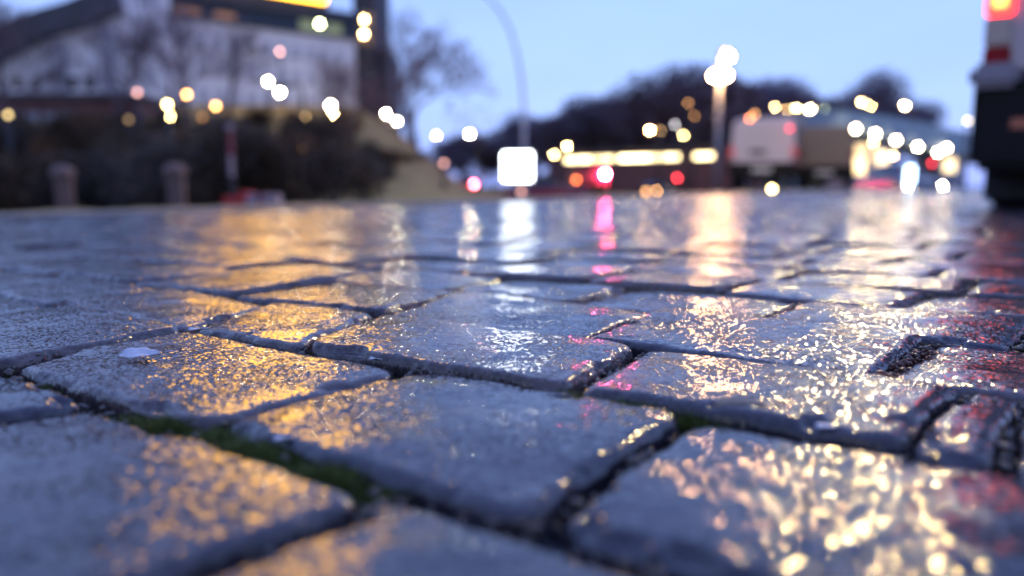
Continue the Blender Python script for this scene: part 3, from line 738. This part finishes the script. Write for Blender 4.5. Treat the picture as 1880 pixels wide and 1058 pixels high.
# wooded rise on the right: dense bare crowns (copies of four shapes)
TOPZ = []
def crown_cloud(rnd, w, h, n):
    V = []; Fc = []
    lobes = [(rnd.uniform(-.32, .32)*w, rnd.uniform(-.3, .3)*w, h*rnd.uniform(.42, .85), rnd.uniform(.2, .34)*w) for _ in range(9)]
    for _ in range(n):
        lx, ly, lz, lr = rnd.choice(lobes); 
        u = rnd.random()**.45; a = rnd.uniform(0, 6.28); c = rnd.uniform(-1, 1); s = math.sqrt(1-c*c)
        x, y, z = lx+lr*u*s*math.cos(a), ly+lr*u*s*math.sin(a), lz+lr*u*c*.9
        q = Vector((rnd.gauss(0,1), rnd.gauss(0,1), rnd.gauss(.5,1))).normalized(); L_ = rnd.uniform(.15, .42)*w*.12
        o = q.orthogonal().normalized()*L_*.22; k = len(V)
        c0 = Vector((x, y, z)); V += [c0-q*L_-o, c0-q*L_+o, c0+q*L_+o*.3, c0+q*L_-o*.3]; Fc.append((k, k+1, k+2, k+3))
    return V, Fc
def make_wood_tree(i):
    rnd = random.Random(200+i); t = empty('woodland_tree', (0,0,0))
    mb = bare_tree(rnd, 6, 1, 3, 3, .2); mb.build('trunk', M_BARK, t, True)
    V, Fc = crown_cloud(rnd, 5, 6.5, 5200); TOPZ.append(sorted(v[2] for v in V)[int(len(V)*.985)])
    c = MB(); c.v = [tuple(v) for v in V]; c.f = Fc
    me = bpy.data.meshes.new('crown'); me.from_pydata(c.v, [], c.f); me.materials.append(M_TWIG)
    o = bpy.data.objects.new('crown', me); COL.objects.link(o); o.parent = t
    return t
def dup(root, loc, rz, sc, label, group):
    r = root.copy(); COL.objects.link(r); r.location = loc; r.rotation_euler.z = rz; r.scale = (sc, sc, sc)
    for ch in list(root.children):
        c = ch.copy(); COL.objects.link(c); c.parent = r
        for g in ch.children: e = g.copy(); COL.objects.link(e); e.parent = c
    tag(r, label, root.get('category', 'tree'), group); return r
wp = [make_wood_tree(i) for i in range(4)]
for w in wp: w['category'] = 'tree'
used = [False]*4
WT = [(822,262,92,'low tree over the foot of the grassy slope'),(852,256,96,'low tree below the bright lone white lamp'),(880,250,94,'low tree left of the billboard'),(905,252,96,'first low tree of the wooded rise, behind the billboard'),(945,236,100,'low round tree above the billboard'),(985,216,104,'hazy tree right of the curved post'),
 (1025,224,98,'tree in the dip right of the curved post'),(1062,200,92,'tree at the left shoulder of the wooded rise'),(1100,188,95,'broad tree over the left end of the lit window band'),(1140,184,92,'broad tree above the middle of the lit window band'),
 (1180,180,90,'tree above the bright orange lamp'),(1222,165,88,'tree left of the tallest crown'),(1265,134,84,'tallest pointed tree of the wooded rise'),(1303,160,88,'tree directly behind the triple lamp mast'),
 (1345,152,90,'tree right of the triple lamp mast'),(1390,158,90,'tree above the left part of the white van'),(1430,172,92,'tree above the middle of the white van'),(1478,182,94,'tree above the warm lamp row'),
 (1520,196,96,'low tree right of the warm lamp row'),(1575,178,98,'tree left of the rounded crown over the bridge'),(1622,142,98,'rounded dark crown over the bridge'),(1662,196,102,'small tree at the right end of the rise')]
for i, (px, py, Y, lb) in enumerate(WT):
    p = pt(px, py, Y); z0 = float(ground_h(p.x, p.y)); k = i % 4; sc = max(.45, (p.z-z0)/TOPZ[k])
    if not used[k]:
        used[k] = True; w = wp[k]; w.location = (p.x, p.y, z0); w.scale = (sc*1.35, sc*1.35, sc); w.rotation_euler.z = i*1.3; tag(w, lb, 'tree', 'trees on the wooded rise')
    else: dup(wp[k], (p.x, p.y, z0), i*1.3, sc, lb, 'trees on the wooded rise').scale = (sc*(1.4 if i < 18 else .95), sc*(1.4 if i < 18 else .95), sc)

# ---- shrubs on the bank
def shrub_proto(i, m):
    rnd = random.Random(300+i); t = empty('shrub', (0,0,0)); t['category'] = 'shrub'
    st = MB()
    for k in range(9):
        a = rnd.uniform(0, 6.28); st.tube([(0,0,0),(math.cos(a)*.3, math.sin(a)*.3,.6),(math.cos(a)*.7, math.sin(a)*.7,1.2)], [.03,.02,.01], 4, False)
    st.build('stems', M_BARK, t)
    V, Fc = crown_cloud(rnd, 2.4, 1.5, 3000)
    V = [(v[0], v[1], max(v[2]*1.0-.25, .02)) for v in V]
    me = bpy.data.meshes.new('foliage'); me.from_pydata(V, [], Fc); me.materials.append(m)
    o = bpy.data.objects.new('foliage', me); COL.objects.link(o); o.parent = t; return t
sp_ = [shrub_proto(0, M_BUSH), shrub_proto(1, M_BUSH), shrub_proto(2, M_BUSHB)]
susd = [False]*3
rndS = random.Random(9)
SH = [(655, 22, .75, 0, 'slope'), (690, 27, .6, 1, 'slope'), (722, 29, .42, 2, 'slope'), (752, 33, .3, 0, 'slope'), (705, 24, .4, 0, 'slope'), (775, 40, .34, 2, 'slope'), (812, 44, .26, 0, 'slope')]
for j, px in enumerate(range(-70, 640, 62)): SH.append((px, 17.5+.8*math.sin(j*2.1), 1.0+.25*math.sin(j*1.7), (0, 1)[j % 2], 'front row'))
for j, px in enumerate(range(-40, 640, 70)): SH.append((px+10, 25+math.sin(j*3.), 1.0+.2*math.sin(j*2.3), (1, 0, 2)[j % 3], 'middle row'))
for j, px in enumerate(range(-50, 690, 76)): SH.append((px, 33+math.sin(j*3.), .8, (2, 0, 1)[j % 3], 'back row'))
WORD = ['leftmost','second from the left','third from the left','fourth from the left','fifth from the left','sixth from the left','seventh from the left','eighth from the left','ninth from the left','tenth from the left','eleventh from the left','twelfth from the left','thirteenth from the left']
cnt = {}
for px, Y, sc, k, row in SH:
    cnt[row] = cnt.get(row, -1)+1
    p = pt(px, 342, Y); z0 = float(ground_h(p.x, p.y))
    lb = '%s shrub on the %s, %s in the %s' % ('russet' if k == 2 else 'dark leafless', 'tan grass' if row == 'slope' else 'dark bank', WORD[cnt[row]], row)
    if not susd[k]:
        susd[k] = True; w = sp_[k]; w.location = (p.x, p.y, z0); w.scale = (sc*1.05, sc, sc); w.rotation_euler.z = px; tag(w, lb, 'shrub', 'shrubs on the bank')
    else: dup(sp_[k], (p.x, p.y, z0), px, sc, lb, 'shrubs on the bank')

# ---- stone bollards and construction post
for px, py, lb in ((120, 378, 'square stone bollard nearest the left edge'), (325, 378, 'square stone bollard beside the red and white post')):
    g = pt(px, py, 10.2); z0 = float(ground_h(g.x, g.y))
    t = empty('stone_bollard', (g.x, g.y, z0), R(20 if px < 200 else 12), lb, 'bollard', 'stone bollards along the street')
    MB().box(-.10, .10, -.10, .10, -.05, .53, .02).build('post', M_STN, t)
    MB().lathe([(.001,.68),(.07,.67),(.13,.63),(.145,.58),(.14,.533)], n=20).build('cap', M_STN, t, True)
g = pt(428, 376, 10); z0 = float(ground_h(g.x, g.y))
M_BWH = mat('barrier_white', (.36,.28,.32), .5, var=.1); M_BRD = mat('barrier_red', (.26,.04,.06), .45, var=.15)
M_FOOT = mat('red_foot', (.55,.03,.035), .5)
t = empty('marker_post', (g.x, g.y, z0), 0, 'slim red and white marker post on a red foot', 'marker post')
top = pt(425, 238, 10).z-z0
MB().tube([(0,0,.1),(0,0,.48)], .035, 10).build('pole', M_DARKM, t)
MB().tube([(0,0,.483),(0,0,.74)], .03, 12).build('white_band', M_BWH, t)
MB().tube([(0,0,.743),(0,0,top-.03)], .03, 12).build('red_band', M_BRD, t)
MB().sphere((0,0,top+.02), .045, 10, 7).build('cap', M_BWH, t, True)
MB().box(-.1, .14, -.12, .12, 0, .24, .02).build('foot', M_FOOT, t)
g2 = pt(470, 378, 9.9)
t = empty('barrier_block', (g2.x+.02, g2.y-.05, z0), R(-4), 'low red and white barrier block beside the marker post', 'barrier')
MB().box(-.17, .30, -.12, .12, 0, .27, .025).build('block', M_BWH, t)
MB().box(-.19, -.06, -.125, .125, -.002, .30, .02).build('red_end', M_FOOT, t)
MB().box(.06, .13, -.124, .124, .03, .274, .01).build('red_stripe', M_BRD, t)

# ---- vehicles (local: y forward, x right, rear at y = 0)
def wheel(t, x, y, r, w=.2):
    wv = MB().lathe([(r*.62, -w/2),(r*.93, -w/2),(r, -w/2+.03),(r, w/2-.03),(r*.93, w/2),(r*.62, w/2)], (x, y, r), 24, 'x').build('wheel', M_TYRE, t, True)
    s = 1 if x > 0 else -1
    MB().lathe([(.001, s*w*.35),(r*.2, s*w*.38),(r*.55, s*w*.3),(r*.63, s*w*.45),(r*.63, -s*w*.4)], (x, y, r), 24, 'x').build('rim', M_RIM, wv, True)
def loft(secs):
    # secs: list of (y, [(x,z)...]) closed loops of equal length
    V = []; Fc = []; n = len(secs[0][1])
    for y, lp in secs: V += [(x, y, z) for x, z in lp]
    for i in range(len(secs)-1):
        for k in range(n): Fc.append((i*n+k, i*n+(k+1)%n, (i+1)*n+(k+1)%n, (i+1)*n+k))
    Fc.append(tuple(range(n))); Fc.append(tuple((len(secs)-1)*n+k for k in range(n))[::-1])
    m = MB(); m.add(V, Fc); return m
def ring(hw, z0, zs, zt, tw):
    # body section: bottom z0, shoulder zs, top zt, half widths hw and tw
    return [(-hw*.94, z0),(-hw, z0+.12),(-hw*1.01, (z0+zs)/2),(-hw*.985, zs),(-tw-.03, zt-.10),(-tw+.08, zt),(tw-.08, zt),(tw+.03, zt-.10),(hw*.985, zs),(hw*1.01, (z0+zs)/2),(hw, z0+.12),(hw*.94, z0)]
def van(name, loc, rz, label, paint, L_=5.2, H=2.05, hw=.92, tail=None, detail=False, bump_top=.62, zlens=(.95,1.22), H0=.34, win=True, core=None):
    t = empty(name, loc, rz, label, 'van')
    secs = [(0, ring(hw, H0, 1.05, H-.06, hw*.86)), (.06, ring(hw, H0, 1.05, H, hw*.88)), (L_*.62, ring(hw, H0, 1.05, H, hw*.88)), (L_*.72, ring(hw, H0, 1.03, H-.12, hw*.84)),
            (L_*.84, ring(hw, H0, 1.02, 1.18, hw*.86)), (L_*.97, ring(hw*.97, H0, .92, 1.0, hw*.84)), (L_, ring(hw*.9, H0+.05, .8, .88, hw*.8))]
    loft(secs).build('body', paint, t, False, .025)
    for s in (-1, 1):
        wheel(t, s*(hw-.13), .95, .33, .22); wheel(t, s*(hw-.13), L_-.85, .33, .22)
        lx0, lx1 = sorted((s*(hw-.115), s*(hw+.004)))
        tl = MB().box(lx0, lx1, -.03, .06, zlens[0], zlens[1], .012).build('tail_light', tail or M_REDLENS, t)
        if core: MB().box(lx0+.03, lx1-.03, -.045, -.031, zlens[0]+.035, zlens[1]-.02, .006).build('lamp_core', core, tl)
        MB().box(lx0, lx1, -.028, .06, zlens[0]-.15, zlens[0]-.003, .012).build('reversing_light', M_WLENS, t)
        MB().box(lx0, lx1, -.028, .06, zlens[0]-.27, zlens[0]-.153, .012).build('red_reflector', M_REDLENS, t)
        if win: MB().box(s*.43-.3, s*.43+.3, -.012, .02, 1.2, H-.3, .008).build('rear_window', M_GLASSD, t)
        else: MB().box(s*.42-.36, s*.42+.36, -.012, .02, .72, H-.22, .008).build('rear_door', paint, t)
        MB().box(s*(hw-.1)-.1, s*(hw-.1)+.1, L_-.06, L_+.01, .62, .8, .02).build('headlight', M_WLENS, t)
        m = MB()
        if s > 0: m.box(hw-.03, hw+.012, L_*.52, L_*.72, 1.12, 1.62, .008)
        else: m.box(-hw-.012, -hw+.03, L_*.52, L_*.72, 1.12, 1.62, .008)
        m.build('side_window', M_GLASSD, t)
    MB().box(-hw-.03, hw+.03, -.09, .12, H0-.10, bump_top, .04).build('rear_bumper', M_BLACKP, t)
    MB().box(-hw*.95, hw*.95, .1, L_-.1, H0-.12, H0+.01).build('underbody', M_BLACKP, t)
    MB().box(-.26, .26, -.10, -.088, H0+.02, H0+.13).build('number_plate', M_PLATE, t)
    MB().box(-hw*.75, hw*.75, L_*.73, L_*.83, 1.2, 1.72).build('windscreen', M_GLASSD, t) if False else None
    return t
HD = -R(31)      # heading: along the kerb
M_VANW = mat('white_van_paint', (.56,.50,.54), .3, coat=.5, var=.05, scale=1)
M_VANG = mat('grey_van_paint', (.34,.32,.37), .3, coat=.5, var=.05, scale=1)
g = pt(1397, 350, 22.6); w = van('delivery_van', (g.x, 22.6, 0), -R(19), 'white delivery van seen from behind beyond the wet cobbles', M_VANW, 4.6, 2.0, .88, bump_top=.78, H0=.5, tail=emat((1,.05,.08), .55), win=False)
MB().box(-.36, .10, -.02, -.013, 1.0, 1.14, .003).build('dark_plaque', M_DARKM, w); w_van = w
M_VANT = mat('tan_van_paint', (.17,.12,.09), .35, coat=.5, var=.1, scale=1)
g = pt(1512, 350, 25); van('tan_van', (g.x, 25, 0), -R(23), 'tan brown van parked close beside the white one, on its right', M_VANT, 4.8, 1.98, .84, win=False, bump_top=.75, H0=.45)
# its small lights
g = pt(1782, 385, 4.15); rz = -R(34)
loc = Vector((g.x, g.y))+Vector((math.cos(rz), math.sin(rz)))*.93
van('near_van', (loc.x, loc.y, 0), rz, 'grey van cut by the right edge of the picture, black bumper and glowing tail light', M_VANG, 5.2, 2.1, .92, tail=emat((1, .012, .008), 12), core=emat((1, .27, .04), 8), bump_top=.69, zlens=(.965, 1.16), H0=.30)
nv = bpy.data.objects['near_van']
M_REFL = mat('bumper_reflector', (.30,.01,.012), .2, coat=.5)
for s in (-1, 1): MB().box(s*.68-.1, s*.68+.1, -.098, -.088, .40, .45, .004).build('bumper_reflector', M_REFL, nv)
MB().box(-.97, -.75, -.15, -.05, .60, .72, .03).build('bumper_step', mat('scuffed_grey_plastic', (.22,.22,.26), .4), nv)
for s in (-1, 1): MB().box(s*.77-.14, s*.77+.14, .50, .53, .05, .36).build('mud_flap', M_TYRE, nv)

def car(loc, rz, label, paint, tails=(6, 6), tcol=RED, Y=30, heads=False, group=None):
    t = empty('parked_car' if not heads else 'oncoming_car', loc, rz, label, 'car', group)
    hw = .88
    secs = [(0, ring(hw*.92, .32, .78, .92, hw*.8)), (.25, ring(hw, .24, .8, .98, hw*.84)), (1.2, ring(hw, .22, .84, .97, hw*.86)), (3.0, ring(hw, .22, .86, .95, hw*.86)), (4.1, ring(hw*.97, .24, .72, .80, hw*.8)), (4.35, ring(hw*.88, .32, .6, .68, hw*.7))]
    loft(secs).build('body', paint, t, False, .03)
    cb = [(.35, [(-.62,.9),(-.6,.96),(.6,.96),(.62,.9)]), (.95, [(-.74,.9),(-.56,1.40),(.56,1.40),(.74,.9)]), (2.2, [(-.74,.9),(-.56,1.45),(.56,1.45),(.74,.9)]), (3.1, [(-.70,.88),(-.64,.95),(.64,.95),(.70,.88)])]
    loft(cb).build('windows', M_GLASSD, t, False, .02)
    MB().box(-.54, .54, 1.0, 2.15, 1.455, 1.475, .005).build('roof', paint, t)
    for s in (-1, 1):
        wheel(t, s*.78, .85, .31, .2); wheel(t, s*.78, 3.5, .31, .2)
        Bv = tails[0] if s < 0 else tails[1]
        MB().sphere((s*.66, -.0, .74), .07, 8, 6, .8).build('tail_light', emat(tcol, strength(Bv, .07, Y)) if Bv else M_REDLENS, t, True)
        MB().sphere((s*.64, 4.28, .58), .08, 8, 6, .8).build('headlight', emat(WHITE, strength(7, .08, Y)) if heads else M_WLENS, t, True)
    MB().box(-.26, .26, -.02, .0, .45, .56).build('number_plate', M_PLATE, t)
    return t
GC = 'cars waiting in the street'
def car_at(px, pylight, Y, rz, *a, **k):
    p = pt(px, pylight, Y); z0 = p.z-.74
    return car((p.x, p.y, z0), rz, *a, Y=Y, **k)
M_CRED = mat('dark_red_paint', (.16,.012,.025), .25, coat=.6); M_CSIL = mat('silver_paint', (.3,.3,.33), .3, .3, coat=.5); M_CDK = mat('dark_paint', (.03,.025,.035), .25, coat=.5)
c1 = car_at(854, 338, 60, 0, 'dark red car with lit tail lights left of the white billboard', M_CRED, (1.9, 4), group=GC)
c2 = car_at(1085, 345, 55, 0, 'car with yellow and red lights under the lit window band', M_CSIL, (4.2, 3.0), tcol=(1,.34,.05), group=GC)
c3 = car_at(925, 352, 40, R(-75), 'dark red car seen side on below the white billboard', M_CRED, (0, 0), group=GC)
c4 = car_at(1190, 350, 58, R(-30), 'dark car at the right of the waiting queue', M_CDK, (0, .8), tcol=ORANGE, group=GC)
# brake light of a box truck
tr = pt(1111, 320, 50)
def boxtruck():
    z0 = -.55; t = empty('box_truck', (tr.x-.9, 50, z0), 0, 'dark box truck with one brilliant red brake light', 'truck')
    MB().box(-1.1, 1.1, 0, 4.4, .7, 1.75, .03).build('cargo_box', M_REDD, t)
    MB().box(-1.0, 1.0, 4.6, 6.1, .5, 1.8, .1).build('cab', M_CDK, t)
    MB().box(-.9, .9, .1, 6, .45, .69).build('chassis', M_BLACKP, t)
    for s in (-1, 1):
        wheel(t, s*.95, 1.0, .42, .25); wheel(t, s*.95, 5.2, .42, .25)
    MB().sphere((.9, -.06, tr.z-z0), .12, 10, 7).build('brake_light', emat((1,.05,.14), strength(45, .12, 50)), t, True)
    MB().sphere((-.9, -.06, tr.z-z0-.35), .10, 10, 7).build('tail_light', emat((1,.2,.05), strength(.9, .10, 50)), t, True)
boxtruck()
# red traffic lights on posts
def signal(px, py, B, Y, label, col=RED, zb=None):
    p = pt(px, py, Y); z0 = float(ground_h(p.x, p.y)) if zb is None else zb; h = p.z-z0
    t = empty('traffic_light', (p.x, p.y, z0), 0, label, 'traffic light', 'traffic lights')
    MB().tube([(0,.12,0),(0,.12,h+.3)], .05, 8).build('post', M_GREYM, t, True)
    hd = MB().box(-.15, .15, .02, .2, h-.72, h+.22, .03).build('signal_head', M_BLACKP, t)
    for j, (c, on) in enumerate(((col, 1), (YEL, 0), ((0,1,.3), 0))):
        mm = emat(c, strength(B, .1, Y)) if on else M_BLACKP
        MB().lathe([(.001,-.03),(.07,-.025),(.1,0),(.1,.03)], (0, 0, h-.26*j), 14, 'y').build('lens', mm, hd, True)
        MB().lathe([(.12,-.16),(.125,.02)], (0, 0, h-.26*j), 14, 'y').build('hood', M_BLACKP, hd, True)
signal(1243, 327, 1.0, 48, 'small red signal low under the lit window band')
signal(1376, 222, 4.5, 30, 'bright orange-red signal at the van roof corner', (1,.22,.06), 0)
bpy.context.view_layer.update()
for (a_, b_, r__) in ((1450, 236, .045),):
    q = w_van.matrix_world.inverted() @ pt(a_, b_, 22.25)
    MB().sphere((q.x, min(q.y, -.05), q.z), r__, 10, 6).build('brake_light', emat((1,.04,.08), strength(.35, r__, 22)), w_van, True)
signal(1710, 300, .9, 46, 'red signal under the bridge', zb=0)
def low_lamp(px, py, B, col, Y, label):
    p = pt(px, py, Y); z0 = min(0, float(ground_h(p.x, p.y))) if sdist(p.x, p.y) > 0 else 0; h = max(p.z-z0, .08)
    t = empty('bollard_lamp', (p.x, p.y, z0), 0, label, 'bollard lamp', 'low bollard lamps')
    MB().tube([(0,0,0),(0,0,max(h-.05,.02))], .04, 10).build('post', M_DARKM, t, True)
    MB().sphere((0,0,h), .04, 10, 6).build('lamp', emat(col, strength(B, .04, Y)), t, True)
    MB().lathe([(.001,h+.075),(.05,h+.06),(.055,h+.045)], n=12).build('cap', M_DARKM, t, True)
low_lamp(1417, 347, 1.8, YEL, 17, 'low cream lamp glowing in front of the white van')
low_lamp(1186, 352, .6, ORANGE, 16, 'low amber lamp at the edge of the cobbles')
low_lamp(957, 352, .35, PINK, 14, 'low dim pink lamp below the billboard')
low_lamp(1860, 357, .08, ORANGE, 3.0, 'tiny amber lamp in front of the black bumper') if False else None
# oncoming car at right
p = pt(1698, 342, 30)
c5 = car((p.x+4.3*math.sin(R(180)), p.y+4.3, 0), R(180), 'oncoming car with white headlights near the light box', M_CDK, (0, 0), Y=30, heads=True)
c5.location.z = p.z-.58

# ---- long low building with lit window band
lb_ = empty('station_hall', (0,0,0), 0, 'long low dark building with a glowing band of windows below the wooded rise', 'building')
A = pt(1020, 300, 78); B = pt(1325, 280, 66); d = Vector((B.x-A.x, B.y-A.y, 0)); Lb = d.length
lb_.location = (A.x, A.y, -.5); lb_.rotation_euler.z = math.atan2(d.y, d.x)
zt = 3.45
MB().box(-1, Lb+1, 0, 6, -.6, zt+.25).build('wall', M_REDD, lb_)
MB().box(-1.4, Lb+1.4, -.6, 6.4, zt+.253, zt+.5).build('roof', M_ROOFD, lb_)
x = 1.1; seg = [(1.0, 4.0, 2.2), (4.4, 5.1, 1.3), (5.3, 6.3, 1.5), (6.9, 10.0, 2.6), (10.3, 11.2, 1.8), (11.4, 12.6, 2.0), (14.0, 15.6, 1.8)]
sc = Lb/16.3
for a, b, E_ in seg:
    wdw = MB().box(a*sc, b*sc, -.05, -.01, zt-.55, zt-.15).build('lit_window', emat((1,.80,.42), E_*4), lb_)
    MB().box(a*sc-.05, b*sc+.05, -.07, -.005, zt-.65, zt-.56).build('sill', M_DARKM, wdw)

# ---- bridge at right with lamps under the edge
br = empty('road_bridge', (0,0,0), 0, 'teal grey curved bridge with a row of lamps under its edge', 'bridge')
M_TEAL = mat('teal_steel', (.22,.30,.34), .55, var=.15, scale=.5)
tops = [(1478,204,56),(1520,200,58),(1560,203,61),(1600,208,65),(1650,216,72),(1700,226,82),(1750,238,95),(1800,248,108),(1860,262,125)]
bots = [(1478,232),(1520,233),(1560,236),(1600,245),(1650,260),(1700,272),(1750,283),(1800,292),(1860,302)]
V = []; Fc = []
for (a, b, Y), (_, c) in zip(tops, bots):
    p = pt(a, b, Y); q = pt(a, c, Y); V += [tuple(p), tuple(q), (q.x-1.5, q.y+7, q.z), (p.x-1.5, p.y+7, p.z)]
for i in range(len(tops)-1):
    for k in range(4): Fc.append((i*4+k, i*4+(k+1)%4, (i+1)*4+(k+1)%4, (i+1)*4+k))
Fc += [(0,1,2,3), tuple(len(V)-4+k for k in range(4))]
m = MB(); m.add(V, Fc); m.build('girder', M_TEAL, br)
for (a, b, Y), (_, c) in list(zip(tops, bots))[::3]:
    q = pt(a, c, Y); MB().box(q.x-.5, q.x+.5, q.y+1.5, q.y+2.5, -.3, q.z-.003).build('pier', M_TEAL, br)
    
for a, b, Bv in ((1571,237,3.6),(1607,246,3.6),(1645,258,3.6),(1685,270,3.6),(1722,280,3),(1738,272,3)):
    Y = float(np.interp(a, [t_[0] for t_ in tops], [t_[2] for t_ in tops]))-2.5; q = pt(a, b, Y)
    MB().sphere(tuple(q), .17, 10, 6).build('lamp', emat(WHITE, strength(Bv, .17, Y)), br, True)
    MB().box(q.x-.05, q.x+.05, q.y-.05, q.y+2.6, q.z+.17, q.z+.25).build('lamp_bracket', M_DARKM, br)
# lit kiosk under the bridge
ks = empty('lit_kiosk', (0,0,0), 0, 'brightly lit kiosk with glowing shop front under the bridge', 'kiosk')
a = pt(1556, 342, 50); b = pt(1637, 342, 50)
MB().box(a.x, b.x, 50.1, 54, 0, 2.7).build('wall', M_GREYM, ks); MB().box(a.x-.2, b.x+.1, 49.8, 54.3, 2.703, 2.82).build('roof', M_ROOFD, ks)
for x0, x1, y0, y1, c, E_ in ((1566,1594,266,284,(1,.70,.36),2.2),(1566,1590,288,320,(1,.70,.36),4),(1600,1612,267,312,(1,.70,.38),2.2),(1612,1632,278,318,(1,.76,.45),4)):
    q = pt(x0, y1, 50); q2 = pt(x1, y0, 50); w = MB().box(q.x, q2.x, 50.03, 50.08, q.z, q2.z).build('lit_pane', emat(c, E_), ks)
    MB().box(q.x-.06, q2.x+.06, 50.05, 50.09, q.z-.08, q.z-.01).build('frame', M_DARKM, w)
k2 = empty('lit_shop', (0,0,0), 0, 'small warmly lit shop front at the right end of the bridge', 'shop')
a = pt(1728, 342, 56); b = pt(1765, 342, 56)
MB().box(a.x, b.x, 56.1, 60, 0, 2.1).build('wall', M_GREYM, k2); MB().box(a.x-.2, b.x+.2, 55.7, 60.2, 2.103, 2.22).build('roof', M_ROOFD, k2)
q = pt(1733, 316, 56); q2 = pt(1756, 291, 56); MB().box(q.x, q2.x, 56.03, 56.08, q.z, q2.z).build('lit_pane', emat((1,.75,.42), 3), k2)
